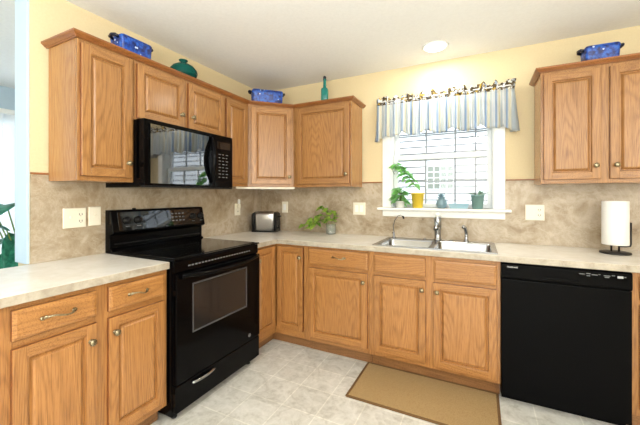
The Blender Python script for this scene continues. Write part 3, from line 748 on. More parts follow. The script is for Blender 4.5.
def text(body, F_loc, rot, size, mat, parent, name='lettering', depth=0.0003):
    cu = bpy.data.curves.new(name, 'FONT'); cu.body = body; cu.size = size; cu.extrude = depth; cu.offset = size*0.02
    to = bpy.data.objects.new(name, cu); COL.objects.link(to)
    bpy.context.view_layer.update()
    me = bpy.data.meshes.new_from_object(to.evaluated_get(bpy.context.evaluated_depsgraph_get()))
    COL.objects.unlink(to); bpy.data.objects.remove(to)
    me.materials.clear(); me.materials.append(M[mat])
    o = bpy.data.objects.new(name, me); COL.objects.link(o); o.parent = parent
    o.location = Vector(F_loc)-Vector(parent['_w']); o.rotation_euler = rot
    return o
text('FRIGIDAIRE', (2.338, -0.6345, 0.8455), (PI/2, 0, 0), 0.0112, 'grey_mark', cpn)

# ------------------------------------------------------------------ sink, faucets
sk = thing('sink', 'stainless steel double-bowl sink set in the countertop under the window', 'sink', ((SX0+SX1)/2, -0.33, CZ1))
b = MB()
ix = [SX0, SX0+0.032, 1.862, 1.892, SX1-0.032, SX1]; iy = [SY0, SY0+0.032, SY1-0.085, SY1]
b.cells(ix, iy, {(1, 1), (3, 1)}, CZ1+0.0006, CZ1+0.006)
b.build('rim', 'steel', sk, bevel=0.003)
def bowl(x0, x1, y0, y1, name):
    b = MB(); R = []
    def rr(x0, x1, y0, y1, r, z):
        out = []
        for cx, cy, a0 in ((x1-r, y1-r, 0), (x0+r, y1-r, PI/2), (x0+r, y0+r, PI), (x1-r, y0+r, 1.5*PI)):
            for k in range(6): a = a0+PI/2*k/5; out.append((cx+r*math.cos(a), cy+r*math.sin(a), z))
        return out
    prof = [(-0.004, 0.012, 0.0062), (0.001, 0.012, 0.005), (0.004, 0.03, -0.01), (0.010, 0.04, -0.145), (0.022, 0.04, -0.165), (0.045, 0.04, -0.172)]
    outer = [(0.047, 0.04, -0.1745), (0.019, 0.04, -0.168), (0.006, 0.04, -0.146), (0.0005, 0.03, -0.01)]
    for ins, r, z in prof+outer: R.append([b.bm.verts.new(p) for p in rr(x0+ins, x1-ins, y0+ins, y1-ins, r, CZ1+z)])
    k = len(prof)
    for a, c in list(zip(R[:k], R[1:k]))+list(zip(R[k:], R[k+1:])):
        for i in range(24): b.face([a[i], a[(i+1) % 24], c[(i+1) % 24], c[i]], 0, True)
    b.face(R[k-1]); b.face(R[k])
    o = b.build(name, 'steel', sk)
    MB().lathe([(0.0001, 0.001), (0.030, 0.001), (0.040, 0.004), (0.043, 0.001)], ((x0+x1)/2, (y0+y1)/2, CZ1-0.172), 'z', 24).build('drain', 'chrome', o)
bowl(ix[1], ix[2], iy[1], iy[2], 'bowl'); bowl(ix[3], ix[4], iy[1], iy[2], 'bowl')
fz = CZ1+0.0065
fx, fy = 1.877, -0.112
fa = thing('kitchen_faucet', 'tall grey pull-out kitchen faucet with a white lever top, at the middle of the sink', 'faucet', (fx, fy, fz))
MB().lathe([(0.032, 0), (0.032, 0.006), (0.025, 0.012), (0.024, 0.05), (0.027, 0.085), (0.029, 0.12), (0.028, 0.178), (0.020, 0.192)], (fx, fy, fz), 'z', 24).build('body', 'steel', fa)
MB().tube([(fx, fy, fz+0.105), (fx+0.002, fy-0.045, fz+0.135), (fx+0.004, fy-0.10, fz+0.145), (fx+0.005, fy-0.150, fz+0.128), (fx+0.005, fy-0.165, fz+0.100)], [0.018, 0.018, 0.0165, 0.017, 0.019], 14).build('spout', 'steel', fa)
MB().lathe([(0.017, 0), (0.021, 0.006), (0.021, 0.024), (0.015, 0.034), (0.0001, 0.037)], (fx, fy, fz+0.191), 'z', 20).build('lever_cap', 'white_trim', fa)
fx, fy = 1.515, -0.112
fa = thing('filter_faucet', 'thin chrome gooseneck water-filter tap with a black tip, left end of the sink', 'faucet', (fx, fy, fz))
MB().lathe([(0.016, 0), (0.016, 0.005), (0.009, 0.010), (0.009, 0.040), (0.006, 0.048)], (fx, fy, fz), 'z', 18).build('base', 'chrome', fa)
pts = [(fx, fy, fz+0.045), (fx-0.006, fy, fz+0.10), (fx+0.008, fy-0.004, fz+0.150), (fx+0.038, fy-0.012, fz+0.190), (fx+0.065, fy-0.020, fz+0.198), (fx+0.083, fy-0.025, fz+0.188)]
MB().tube(pts, 0.0042, 10).build('gooseneck', 'chrome', fa)
MB().tube([(fx+0.083, fy-0.025, fz+0.190), (fx+0.089, fy-0.027, fz+0.178), (fx+0.091, fy-0.028, fz+0.168)], 0.0075, 10).build('tip', 'black_matte', fa)
MB().tube([(fx, fy-0.008, fz+0.036), (fx-0.006, fy-0.028, fz+0.044)], 0.004, 8).build('lever', 'black_matte', fa)
fx, fy = 2.092, -0.112
fa = thing('side_sprayer', 'short chrome side sprayer standing right of the main faucet', 'sprayer', (fx, fy, fz))
MB().lathe([(0.022, 0), (0.022, 0.005), (0.014, 0.012), (0.012, 0.045), (0.014, 0.060)], (fx, fy, fz), 'z', 18).build('base', 'chrome', fa)
MB().tube([(fx, fy, fz+0.058), (fx-0.003, fy-0.004, fz+0.085), (fx-0.008, fy-0.012, fz+0.110), (fx-0.018, fy-0.028, fz+0.120), (fx-0.024, fy-0.038, fz+0.112)], [0.012, 0.012, 0.014, 0.013, 0.009], 12).build('spray_head', 'chrome', fa)
b = MB()
for x in (1.775, 1.980): b.lathe([(0.013, 0), (0.013, 0.004), (0.008, 0.007), (0.0001, 0.008)], (x, -0.112, fz), 'z', 14)
b.build('hole_cover', 'chrome', sk)

# ------------------------------------------------------------------ wall plates
def plate(F, u, z, w, label, devices, h=0.118, name='wall_plate', cat='switch', d=0.0072):
    t_ = thing(name, label, cat, F(u, d, z))
    b = MB(F); b.rings([(0, d), (0, d+0.003), (0.004, d+0.006), (0.006, d+0.006)], u-w/2, u+w/2, z-h/2, z+h/2); b.build('plate', 'plate', t_)
    for kind, off in devices:
        x = u+off
        if kind == 'toggle':
            MB(F).box(x-0.005, x+0.005, d+0.0062, d+0.016, z-0.002, z+0.012, 0.0015).build('toggle', 'plate', t_)
        elif kind == 'rocker':
            MB(F).box(x-0.016, x+0.016, d+0.0062, d+0.009, z-0.033, z+0.033, 0.001).build('rocker', 'white_trim', t_)
        else:
            b = MB(F)
            for s_ in (-1, 1):
                b.box(x-0.016, x+0.016, d+0.0062, d+0.0076, z+s_*0.020-0.013, z+s_*0.020+0.013, 0.0006, 0)
                b.box(x-0.009, x-0.0055, d+0.0077, d+0.0080, z+s_*0.020-0.004, z+s_*0.020+0.007, 0, 1)
                b.box(x+0.0055, x+0.009, d+0.0077, d+0.0080, z+s_*0.020-0.004, z+s_*0.020+0.007, 0, 1)
                b.box(x-0.002, x+0.002, d+0.0077, d+0.0080, z+s_*0.020-0.010, z+s_*0.020-0.006, 0, 1)
            b.build('receptacle', ['plate', 'plate_dark'], t_)
    return t_
plate(FL, -1.848, 1.152, 0.122, 'wide ivory plate, switch plus socket, on the left wall near the counter end', [('toggle', -0.024), ('outlet', 0.030)], name='outlet_plate', cat='outlet')
plate(FL, -1.736, 1.157, 0.072, 'single ivory switch plate on the left wall just left of the range', [('toggle', 0)], name='switch_plate')
op = plate(FL, -0.405, 1.148, 0.080, 'ivory socket plate with a plug-in light, left wall near the toaster', [('outlet', 0)], name='outlet_plate', cat='outlet')
nl = thing('plug_in_night_light', 'small ivory plug-in fixture in the wall socket left of the toaster', 'night light', FL(-0.405, 0.0155, 1.17))
b = MB(FL).box(-0.422, -0.390, 0.0156, 0.040, 1.158, 1.205, 0.006); b.build('body', 'plate', nl)
MB(FL).lathe([(0.008, 0), (0.013, 0.010), (0.013, 0.035), (0.007, 0.046), (0.0001, 0.048)], (-0.406, 0.028, 1.206), 'z', 14).build('shade', 'white_trim', nl)
plate(FB, 0.318, 1.163, 0.074, 'single ivory switch plate on the back wall just right of the toaster', [('rocker', 0)], name='switch_plate')
plate(FB, 1.158, 1.162, 0.122, 'wide ivory double switch plate on the back wall left of the window', [('rocker', -0.024), ('rocker', 0.024)], name='switch_plate')
plate(FB, 2.562, 1.158, 0.122, 'wide ivory plate, switch plus socket, on the back wall right of the window', [('toggle', -0.028), ('outlet', 0.028)], name='outlet_plate', cat='outlet')

# ------------------------------------------------------------------ valance
va = thing('valance', 'blue and cream striped valance with a ruffled printed header over the window', 'curtain', (1.89, -0.05, 2.12))
VX0, VX1, VD = 1.362, 2.412, 0.085
def vpath(t_):
    """s in 0..1 -> plan position along the curtain: return, front, return"""
    Lr = VD; Lf = VX1-VX0; s = t_*(Lf+2*Lr)
    if s < Lr: return (VX0, 0.004+s, -1.0, 0.0)
    if s < Lr+Lf: return (VX0+s-Lr, 0.004+Lr, 0.0, 1.0)
    return (VX1, 0.004+Lr-(s-Lr-Lf), 1.0, 0.0)
random.seed(21)
NP = 420
ph = [random.uniform(0, 6.28) for _ in range(6)]
def fold(t_):
    x = t_*6.28
    return 0.6*math.sin(x*19+1.8*math.sin(x*3+ph[0])+ph[1])+0.28*math.sin(x*33+ph[2]+2*math.sin(x*5+ph[4]))+0.12*math.sin(x*61+ph[3])
def vsheet(name, zt, zb, amp, mat, rows, mx_=0.0):
    b = MB(FB); uvl = b.bm.loops.layers.uv.new('UV'); G = []
    for j in range(rows+1):
        r = j/rows; row = []
        for i in range(NP+1):
            t_ = i/NP; x, d, nx, nd = vpath(t_)
            f = fold(t_)*amp(r)
            z0 = zt(t_); z1 = zb(t_)
            z = z0+(z1-z0)*r
            fl = 0.012*r*r*mx_ if nx else 0.0
            row.append((b.bm.verts.new(FB(x+nx*(f+0.004+fl), d+nd*f, z)), t_, r))
        G.append(row)
    for j in range(rows):
        for i in range(NP):
            q = [G[j][i], G[j][i+1], G[j+1][i+1], G[j+1][i]]
            fc = b.face([p[0] for p in q], 0, True)
            if fc:
                for lp, p in zip(fc.loops, q): lp[uvl].uv = (p[1], p[2])
    o = b.build(name, mat, va)
    m = o.modifiers.new('thickness', 'SOLIDIFY'); m.thickness = 0.0012
    return o
rod_z = 2.128
def vbot(t_):
    n = 5.0; x = (t_-0.085)/0.83
    if x < 0 or x > 1: return 1.780+0.006*math.sin(t_*160)
    sc = 1.850-0.042*abs(math.sin(PI*n*x))**0.8
    e = min(x, 1-x); return sc-0.05*max(0, 1-e/0.05)
def vtop(t_): return 2.160+0.013*math.sin(t_*6.28*11+1.2*math.sin(t_*30))+0.007*math.sin(t_*6.28*29)
vsheet('skirt', lambda t_: 2.098, vbot, lambda r: 0.008+0.026*r**0.7, 'valance', 14, 1.0)
vsheet('header', vtop, lambda t_: 2.098, lambda r: 0.022-0.012*r, 'valance_head', 5)
b = MB(FB); b.tube([(VX0+0.006, 0.002, rod_z), (VX0+0.006, 0.075, rod_z), (VX0+0.015, 0.088, rod_z), (VX1-0.015, 0.088, rod_z), (VX1-0.006, 0.075, rod_z), (VX1-0.006, 0.002, rod_z)], 0.005, 8)
b.build('curtain_rod', 'white_trim', va)

# ------------------------------------------------------------------ plants
def leaf(b, base, direction, L_, W_, droop=0.3, heart=True, mat=0, roll=0.0, n=7):
    """cupped leaf with a midrib fold"""
    d = Vector(direction).normalized(); side = d.cross(Vector((0, 0, 1)))
    side = side.normalized() if side.length > 1e-3 else Vector((1, 0, 0))
    up = side.cross(d).normalized()
    side = (side*math.cos(roll)+up*math.sin(roll)).normalized(); up = side.cross(d).normalized()
    prev = None
    for i in range(n+1):
        t_ = i/n
        w = W_*(math.sin(PI*min(1, t_*0.92+0.08))**0.75)*(1.25-0.75*t_ if heart else 1.0)
        if i == n: w = W_*0.02
        c = Vector(base)+d*(L_*t_)-Vector((0, 0, 1))*(droop*L_*t_*t_)
        row = [b.bm.verts.new(c+side*(w*k)+up*(abs(k)*w*0.28)) for k in (-0.5, -0.25, 0, 0.25, 0.5)]
        if prev:
            for k in range(4): b.face([prev[k], prev[k+1], row[k+1], row[k]], mat, True)
        prev = row
    return b
def thicken(o, th=0.0008):
    m = o.modifiers.new('thickness', 'SOLIDIFY'); m.thickness = th; return o

# pothos cuttings in a glass jar on the counter
random.seed(5)
jx, jy, jz = 0.905, -0.105, CZ1+0.0006
pt = thing('pothos_cutting', 'green trailing vine in a small clear glass jar on the counter, right of the toaster', 'plant', (jx, jy, jz))
MB().lathe([(0.040, 0), (0.046, 0.002), (0.048, 0.02), (0.047, 0.075), (0.050, 0.095), (0.047, 0.095), (0.0445, 0.075), (0.0455, 0.02), (0.042, 0.006), (0.0001, 0.005)], (jx, jy, jz), 'z', 28).build('glass_jar', 'jar_glass', pt)
MB().lathe([(0.0001, 0.0065), (0.0425, 0.0065), (0.0445, 0.02), (0.0438, 0.055), (0.0001, 0.055)], (jx, jy, jz), 'z', 28).build('water', 'jar_glass', pt)
vines = [[(0, 0, 0.02), (-0.02, 0, 0.09), (-0.07, -0.01, 0.165), (-0.13, -0.02, 0.150), (-0.19, -0.03, 0.105), (-0.25, -0.04, 0.055)],
         [(0.01, 0, 0.02), (0.01, 0.0, 0.10), (-0.015, -0.01, 0.175), (-0.07, -0.01, 0.225), (-0.105, -0.01, 0.220)],
         [(0.01, 0.01, 0.02), (0.03, 0, 0.10), (0.035, -0.01, 0.16), (0.02, -0.02, 0.20)],
         [(-0.01, -0.01, 0.02), (-0.03, -0.02, 0.09), (-0.08, -0.04, 0.12), (-0.13, -0.05, 0.09), (-0.16, -0.05, 0.05)]]
b = MB(); lf = MB()
for vn in vines:
    P = [Vector((jx, jy, jz))+Vector((p[0]*1.15, p[1], p[2]*1.12)) for p in vn]
    b.tube([tuple(p) for p in P], 0.0022, 6)
    for i in range(2, len(P)):
        for k in range(3):
            q = P[i-1].lerp(P[i], (k+0.5)/3)
            a = random.uniform(0, 2*PI)
            dx = P[i]-P[i-1]
            dr_ = (dx.normalized()*0.6+Vector((math.cos(a), -abs(math.sin(a))*0.8, random.uniform(-0.3, 0.7))))
            leaf(lf, q, dr_, random.uniform(0.064, 0.088), random.uniform(0.052, 0.068), 0.45, True, 0, random.uniform(-0.6, 0.6))
b.build('vines', 'stem', pt); thicken(lf.build('leaves', 'leaf', pt))

SZ = WZ0+0.0006
def pot(t_, x, y, r0, r1, h, mat, soil=True, z=SZ):
    MB().lathe([(r0*0.96, 0), (r0, 0.002), (r1*0.97, h-0.012), (r1*1.06, h-0.011), (r1*1.06, h), (r1*0.92, h), (r1*0.88, h-0.014), (0.0001, h-0.016)], (x, y, z), 'z', 28).build('pot', mat, t_)
    if soil: MB().lathe([(0.0001, h-0.010), (r1*0.86, h-0.012), (r1*0.86, h-0.0145)], (x, y, z), 'z', 20, cap=False).build('soil', 'soil', t_)
# yellow pot with a leaning vine
x, y = 1.700, -0.010
t1 = thing('yellow_potted_plant', 'yellow pot on the window sill with a leafy stem leaning up to the left', 'plant', (x, y, SZ))
pot(t1, x, y, 0.042, 0.056, 0.130, 'terracotta')
P = [(x, y, SZ+0.115), (x-0.02, y-0.005, SZ+0.17), (x-0.05, y, SZ+0.23), (x-0.10, y, SZ+0.30), (x-0.15, y, SZ+0.37), (x-0.19, y, SZ+0.39), (x-0.225, y, SZ+0.34), (x-0.20, y-0.005, SZ+0.30)]
MB().tube(P, 0.0022, 6).build('stem', 'stem', t1)
lf = MB(); random.seed(3)
for i, (px, py, pz) in enumerate([(-0.03, 0, 0.21), (-0.05, 0, 0.24), (-0.07, 0, 0.265), (-0.085, 0, 0.28), (-0.10, 0, 0.30), (-0.12, 0, 0.325), (-0.14, 0, 0.35), (-0.15, 0, 0.37), (-0.17, 0, 0.385), (-0.19, 0, 0.37)]):
    for s_ in (-1, 1):
        leaf(lf, (x+px, y+py, SZ+pz), (s_*0.8+random.uniform(-0.3, 0.3), -0.5+random.uniform(-0.3, 0.3), random.uniform(-0.5, 0.2)), random.uniform(0.065, 0.09), random.uniform(0.058, 0.075), 0.4, True, 0, random.uniform(-0.5, 0.5))
thicken(lf.build('leaves', 'leaf_pale', t1))
# bushy plant at the left end
x, y = 1.548, -0.018
t1 = thing('bushy_potted_plant', 'bushy pale green plant in a white pot, left end of the window sill', 'plant', (x, y, SZ))
pot(t1, x, y, 0.032, 0.040, 0.060, 'white_pot')
lf = MB(); random.seed(9); st = MB()
for k in range(46):
    a = random.uniform(0, 2*PI); el = random.uniform(-0.2, 1.3); r = random.uniform(0.02, 0.055)
    q = Vector((x+r*math.cos(a)*math.cos(el), y+0.5*r*math.sin(a)*math.cos(el)-0.005, SZ+0.055+random.uniform(-0.02, 0.11)))
    st.tube([(x, y, SZ+0.05), tuple((Vector((x, y, SZ+0.075))+q)/2), tuple(q)], 0.0013, 5)
    leaf(lf, q, (math.cos(a), 0.5*math.sin(a)-0.3, random.uniform(-0.3, 0.6)), random.uniform(0.05, 0.07), random.uniform(0.042, 0.056), 0.4, True, 0, random.uniform(-0.6, 0.6))
st.build('stems', 'stem', t1); thicken(lf.build('leaves', 'leaf_pale', t1))
# blue-grey round vase with a rosette
x, y = 1.898, -0.022
t1 = thing('blue_vase_plant', 'round blue-grey vase with a small blue rosette, middle of the window sill', 'plant', (x, y, SZ))
MB().lathe([(0.026, 0), (0.036, 0.010), (0.044, 0.035), (0.040, 0.062), (0.026, 0.078), (0.026, 0.084), (0.022, 0.084), (0.022, 0.070), (0.0001, 0.068)], (x, y, SZ), 'z', 28).build('vase', 'bluegrey_pot', t1)
lf = MB()
for ring, (n, el, l_) in enumerate(((8, 0.25, 0.044), (7, 0.7, 0.042), (5, 1.15, 0.036))):
    for k in range(n):
        a = 2*PI*k/n+ring*0.4; leaf(lf, (x, y, SZ+0.078+0.006*ring), (math.cos(a)*math.cos(el), math.sin(a)*math.cos(el), math.sin(el)), l_, 0.020, -0.2, False)
thicken(lf.build('leaves', 'bluegrey_pot', t1), 0.003)
# teal pot with spiky leaves
x, y = 2.172, -0.022
t1 = thing('teal_potted_plant', 'grey-teal pot of fine arching leaves at the right end of the window sill', 'plant', (x, y, SZ))
pot(t1, x, y, 0.038, 0.050, 0.112, 'teal_pot')
lf = MB(); random.seed(11)
for k in range(44):
    a = random.uniform(0, 2*PI); el = random.uniform(0.5, 1.35); l_ = random.uniform(0.06, 0.105)
    leaf(lf, (x+0.025*math.cos(a), y+0.018*math.sin(a), SZ+0.10), (math.cos(a)*math.cos(el), 0.6*math.sin(a)*math.cos(el)-0.1, math.sin(el)), l_, 0.010, 0.45, False)
thicken(lf.build('leaves', 'leaf_grey', t1))
# pale blue shallow planter
x0, x1 = 1.955, 2.108
t1 = thing('shallow_tray', 'long shallow pale blue tray on the window sill between the vase and teal pot', 'tray', (2.03, -0.02, SZ))
b = MB(); R = []
for ins, z in ((0.010, 0), (0.0, 0.038), (0.0, 0.042), (0.004, 0.042), (0.012, 0.006)):
    R.append([b.bm.verts.new(p) for p in ((x0+ins, -0.045+ins, SZ+z), (x1-ins, -0.045+ins, SZ+z), (x1-ins, 0.012-ins, SZ+z), (x0+ins, 0.012-ins, SZ+z))])
for a, c in zip(R, R[1:]):
    for i in range(4): b.face([a[i], a[(i+1) % 4], c[(i+1) % 4], c[i]])
b.face(R[0]); b.face(R[-1]); b.build('tray', 'pale_blue', t1)
MB().box(x0+0.013, x1-0.013, -0.031, -0.002, SZ+0.007, SZ+0.030, 0.003).build('pebbles', 'bluegrey_pot', t1)

# broad-leaved plant in the breakfast room, far left
x, y = -0.78, -1.72
t1 = thing('broad_leaf_plant', 'large dark green broad-leaved plant beyond the opening at the far left', 'plant', (x, y, 0))
MB().lathe([(0.13, 0.001), (0.14, 0.01), (0.18, 0.34), (0.195, 0.34), (0.195, 0.37), (0.17, 0.37), (0.165, 0.34), (0.0001, 0.335)], (x, y, 0), 'z', 32).build('pot', 'white_pot', t1)
MB().lathe([(0.0001, 0.345), (0.163, 0.342)], (x, y, 0), 'z', 24, cap=False).build('soil', 'soil', t1)
st = MB(); lf = MB(); random.seed(17)
specs = [((-0.02, -0.16, 1.22), (0.75, -0.42, 0.10)), ((0.10, -0.20, 1.05), (0.2, -0.7, 0.5)), ((0.05, -0.15, 1.02), (0.55, -0.15, -0.75)), ((0.0, -0.12, 1.00), (0.2, -0.8, -0.35)),
         ((-0.2, 0.1, 1.1), (-0.8, 0.4, 0.3)), ((-0.15, -0.2, 1.15), (-0.5, -0.8, 0.2)), ((0.15, 0.1, 0.9), (0.9, 0.5, 0.2)), ((0, 0.2, 0.95), (0.1, 1, 0.3)), ((-0.1, 0.0, 1.3), (-0.2, 0.1, 1)),
         ((0.12, -0.12, 0.95), (0.5, -0.55, -0.5)), ((0.06, -0.24, 1.16), (-0.1, -0.7, 0.15))]
for (a, bb, c), d in specs:
    st.tube([(x, y, 0.34), (x+a*0.4, y+bb*0.4, 0.34+(c-0.34)*0.5), (x+a, y+bb, c)], [0.008, 0.006, 0.004], 8)
    leaf(lf, (x+a, y+bb, c), d, 0.32, 0.17, 0.35, False, 0, random.uniform(-0.5, 0.5), 10)
st.build('stems', 'stem', t1); thicken(lf.build('leaves', 'leaf_dark', t1), 0.0015)

# ------------------------------------------------------------------ toaster
def RZ(cx, cy, a):
    c, s = math.cos(a), math.sin(a)
    return lambda u, d, z: (cx+u*c-d*s, cy+u*s+d*c, z)
cx_, cy_, ang = 0.200, -0.182, 0.30
tz = CZ1+0.0006
F = RZ(cx_, cy_, ang)
ts = thing('toaster', 'two-slice stainless steel toaster with black ends in the counter corner', 'toaster', (cx_, cy_, tz))
def tprof(w, z0, z1, r=0.03):
    pts = [(-w, z0), (w, z0)]
    for k in range(7): a = PI/2*k/6; pts.append((w-r+r*math.cos(a), z1-r+r*math.sin(a)))
    for k in range(7): a = PI/2+PI/2*k/6; pts.append((-w+r+r*math.cos(a), z1-r+r*math.sin(a)))
    return pts
b = MB(F); R = []
for i in range(13):          # sides bow out a little towards the middle
    q = i/12; u = -0.100+0.205*q; w = 0.070+0.012*math.sin(PI*q)**0.6
    R.append([b.bm.verts.new(F(u, d, tz+z)) for d, z in tprof(w, 0.016, 0.202)])
for A_, B_ in zip(R, R[1:]):
    for i in range(len(A_)): b.face([A_[i], A_[(i+1) % len(A_)], B_[(i+1) % len(A_)], B_[i]], 0, True)
b.face(R[0]); b.face(R[-1]); b.build('shell', 'toaster_steel', ts)
for s_, nm in ((-1, 0), (1, 1)):
    b = MB(F)
    p0 = tprof(0.080, 0.010, 0.205); p1 = tprof(0.070, 0.012, 0.190)
    u0, u1 = (-0.1005, -0.134) if s_ < 0 else (0.1055, 0.128)
    A = [b.bm.verts.new(F(u0, d, tz+z)) for d, z in p0]; B = [b.bm.verts.new(F(u1, d, tz+z)) for d, z in p1]
    b.face(A); b.face(B)
    for i in range(len(A)): b.face([A[i], A[(i+1) % len(A)], B[(i+1) % len(A)], B[i]], 0, True)
    b.build('end_cap', 'black_matte', ts)
MB(F).box(-0.132, 0.126, -0.079, 0.079, tz, tz+0.0155, 0.004).build('base', 'black_matte', ts)
MB(F).box(-0.078, 0.082, -0.040, -0.012, tz+0.2022, tz+0.2038).box(-0.078, 0.082, 0.012, 0.040, tz+0.2022, tz+0.2038).build('bread_slots', 'dark_slot', ts)
MB(F).box(0.129, 0.158, -0.024, 0.018, tz+0.150, tz+0.166, 0.004).build('lever', 'black_matte', ts)
MB(F).lathe([(0.015, 0.0), (0.014, 0.014), (0.0001, 0.015)], (0.128, -0.004, tz+0.052), 'u', 16).build('browning_knob', 'black_matte', ts)
b = MB(F)
for k in range(3): b.lathe([(0.005, 0.0), (0.005, 0.006), (0.0001, 0.0065)], (0.128, -0.040, tz+0.06+0.022*k), 'u', 10)
b.build('buttons', 'chrome', ts)

# ------------------------------------------------------------------ paper towel holder
hx, hy, hz = 2.968, -0.215, CZ1+0.0006
ph_ = thing('paper_towel_holder', 'black iron paper towel holder on the counter at the right', 'paper towel holder', (hx, hy, hz))
MB().lathe([(0.076, 0), (0.080, 0.004), (0.078, 0.010), (0.060, 0.014), (0.0001, 0.015)], (hx, hy, hz), 'z', 36).build('base', 'iron', ph_)
b = MB()
for dx in (-0.019, 0.019): b.tube([(hx+dx, hy, hz+0.012), (hx+dx, hy, hz+0.300)], 0.0055, 8)
b.tube([(hx-0.019, hy, hz+0.300), (hx, hy, hz+0.308), (hx+0.019, hy, hz+0.300)], 0.0055, 8)
b.build('post', 'iron', ph_)
ax, ay = hx+0.0785, hy+0.006
b = MB(); b.tube([(hx+0.019, hy, hz+0.046), (hx+0.055, hy+0.003, hz+0.046), (ax-0.003, ay, hz+0.050), (ax, ay, hz+0.065), (ax, ay, hz+0.200)], 0.0052, 8); b.build('side_arm', 'iron', ph_)
rl = MB(); pr = []
rl.lathe([(0.026, 0.057), (0.066, 0.057), (0.0675, 0.060), (0.0675, 0.334), (0.066, 0.337), (0.026, 0.337), (0.026, 0.057)], (hx, hy, hz), 'z', 48, cap=False)
rl = rl.build('paper_towel_roll', 'towel'); tag(rl, 'white paper towel roll upright on the black iron holder', 'paper towels')

# ------------------------------------------------------------------ ornaments on top of the cabinets
def dish(cx, cy, ang, L0, W0, Hh, label, tilt=None):
    F = RZ(cx, cy, ang); z = TOPZ+0.0005
    t_ = thing('speckled_baking_dish', label, 'dish', (cx, cy, z))
    b = MB(F); R = []
    lw, ww = L0/2, W0/2
    for k, (f, h) in enumerate(((0.92, 0.0), (0.94, 0.004), (0.975, Hh*0.72), (1.0, Hh*0.78), (1.0, Hh*0.86), (0.96, Hh*0.86), (0.95, Hh*0.80), (0.82, 0.008))):
        dl = lw-(1-f)*ww*1.3; dw_ = ww*f; r = 0.016; ring = []
        for sx, sy, a0 in ((1, 1, 0), (-1, 1, PI/2), (-1, -1, PI), (1, -1, 1.5*PI)):
            for q in range(4): a = a0+PI/2*q/3; ring.append(b.bm.verts.new(F(sx*(dl-r)+r*math.cos(a), sy*(dw_-r)+r*math.sin(a), z+h)))
        R.append(ring)
    for a, c in zip(R, R[1:]):
        for i in range(16): b.face([a[i], a[(i+1) % 16], c[(i+1) % 16], c[i]], 0, True)
    b.face(R[0]); b.face(R[-1]); b.build('body', 'blue_speckle', t_)
    # lid
    b = MB(F); R = []
    for f, h in ((0.97, Hh*0.865), (0.99, Hh*0.89), (0.92, Hh*0.97), (0.80, Hh)):
        dl = lw-(1-f)*ww*1.3; dw_ = ww*f; r = 0.014; ring = []
        for sx, sy, a0 in ((1, 1, 0), (-1, 1, PI/2), (-1, -1, PI), (1, -1, 1.5*PI)):
            for q in range(4): a = a0+PI/2*q/3; ring.append(b.bm.verts.new(F(sx*(dl-r)+r*math.cos(a), sy*(dw_-r)+r*math.sin(a), z+h)))
        R.append(ring)
    for a, c in zip(R, R[1:]):
        for i in range(16): b.face([a[i], a[(i+1) % 16], c[(i+1) % 16], c[i]], 0, True)
    b.face(R[0]); b.face(R[-1]); b.build('lid', 'blue_speckle', t_)
    for s_ in (-1, 1):
        h = Hh*0.8; e = lw
        MB(F).tube([(s_*(e-0.004), -0.028, z+h), (s_*(e+0.016), -0.026, z+h+0.006), (s_*(e+0.022), 0.0, z+h+0.009), (s_*(e+0.016), 0.026, z+h+0.006), (s_*(e-0.004), 0.028, z+h)], 0.010, 8).build('handle', 'navy', t_)
    return t_
dish(0.255, -1.655, PI/2, 0.200, 0.125, 0.100, 'blue white-flecked lidded dish on the near left cabinet, beside the green dome')
dish(0.405, -0.455, PI/4+0.0, 0.285, 0.135, 0.115, 'blue white-flecked lidded dish on top of the corner cabinet')
dish(2.885, -0.235, 0.04, 0.180, 0.12, 0.108, 'blue white-flecked lidded dish on the cabinet right of the window')
gx, gy, gz = 0.215, -1.235, TOPZ+0.0005
gd = thing('green_glass_cloche', 'dark teal green glass dome dish with a flat knob, on the left cabinets', 'dish', (gx, gy, gz))
MB().lathe([(0.055, 0), (0.062, 0.003), (0.092, 0.030), (0.098, 0.048), (0.093, 0.048), (0.060, 0.010), (0.0001, 0.006)], (gx, gy, gz), 'z', 40).build('bowl', 'green_glass', gd)
lid = MB().lathe([(0.098, 0.0485), (0.100, 0.054), (0.094, 0.075), (0.074, 0.100), (0.045, 0.117), (0.020, 0.124), (0.017, 0.134), (0.030, 0.142), (0.032, 0.148), (0.0001, 0.151)], (gx, gy, gz), 'z', 40, cap=False).build('lid', 'green_glass', gd)
bx, by, bz = 0.905, -0.245, TOPZ+0.0005
bo = thing('glass_bottle', 'tall square teal glass bottle with a dark stopper above the back cabinet', 'bottle', (bx, by, bz))
b = MB(RZ(bx, by, 0.35)); R = []
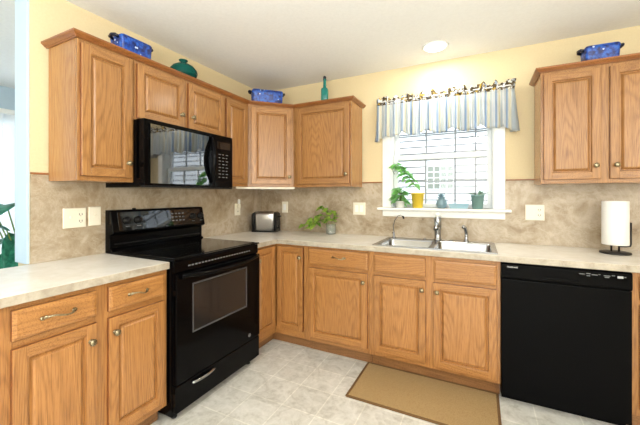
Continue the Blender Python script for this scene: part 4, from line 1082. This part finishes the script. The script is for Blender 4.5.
for h, w, r in ((0, 0.028, 0.006), (0.003, 0.031, 0.007), (0.118, 0.031, 0.008), (0.130, 0.027, 0.012), (0.138, 0.016, 0.012), (0.150, 0.0135, 0.0125), (0.158, 0.0165, 0.0155), (0.163, 0.0135, 0.0125), (0.205, 0.0125, 0.012), (0.212, 0.0155, 0.015), (0.218, 0.0155, 0.015)):
    ring = []
    for sx, sy, a0 in ((1, 1, 0), (-1, 1, PI/2), (-1, -1, PI), (1, -1, 1.5*PI)):
        for q in range(4): a = a0+PI/2*q/3; ring.append(b.bm.verts.new(b.F(sx*(w-r)+r*math.cos(a), sy*(w-r)+r*math.sin(a), bz+h)))
    R.append(ring)
for a, c in zip(R, R[1:]):
    for i in range(16): b.face([a[i], a[(i+1) % 16], c[(i+1) % 16], c[i]], 0, True)
b.face(R[0]); b.face(R[-1]); b.build('body', 'teal_glass', bo)
MB().lathe([(0.011, 0.2185), (0.014, 0.222), (0.014, 0.238), (0.009, 0.246), (0.0001, 0.248)], (bx, by, bz), 'z', 16).build('stopper', 'navy', bo)

# ------------------------------------------------------------------ floor mat
mt = thing('kitchen_mat', 'tan rectangular woven mat on the floor in front of the sink', 'mat', (1.86, -0.78, 0))
b = MB().box(1.432, 2.284, -0.993, -0.557, 0.001, 0.008, 0.002); b.build('mat_body', 'mat', mt)
b = MB().cells([1.418, 1.434, 2.282, 2.298], [-1.007, -0.991, -0.559, -0.543], {(1, 1)}, 0.0008, 0.0095); b.build('binding', 'mat_edge', mt, bevel=0.002)

GROUPS = {'speckled_baking_dish': 'blue dishes on top of the wall cabinets', 'wall_cabinet': 'oak wall cabinets', 'narrow_wall_cabinet': 'oak wall cabinets',
          'corner_wall_cabinet': 'oak wall cabinets', 'over_range_cabinet': 'oak wall cabinets', 'base_cabinet': 'oak base cabinets', 'corner_base_cabinet': 'oak base cabinets',
          'drawer_base_cabinet': 'oak base cabinets', 'sink_base_cabinet': 'oak base cabinets', 'end_base_cabinet': 'oak base cabinets',
          'outlet_plate': 'socket plates on the backsplash', 'switch_plate': 'switch plates on the backsplash', 'yellow_potted_plant': 'pots on the window sill',
          'bushy_potted_plant': 'pots on the window sill', 'teal_potted_plant': 'pots on the window sill', 'blue_vase_plant': 'pots on the window sill'}
for o in bpy.data.objects:
    if o.parent is None and o.name.split('.')[0] in GROUPS: o['group'] = GROUPS[o.name.split('.')[0]]
    if '_w' in o: del o['_w']
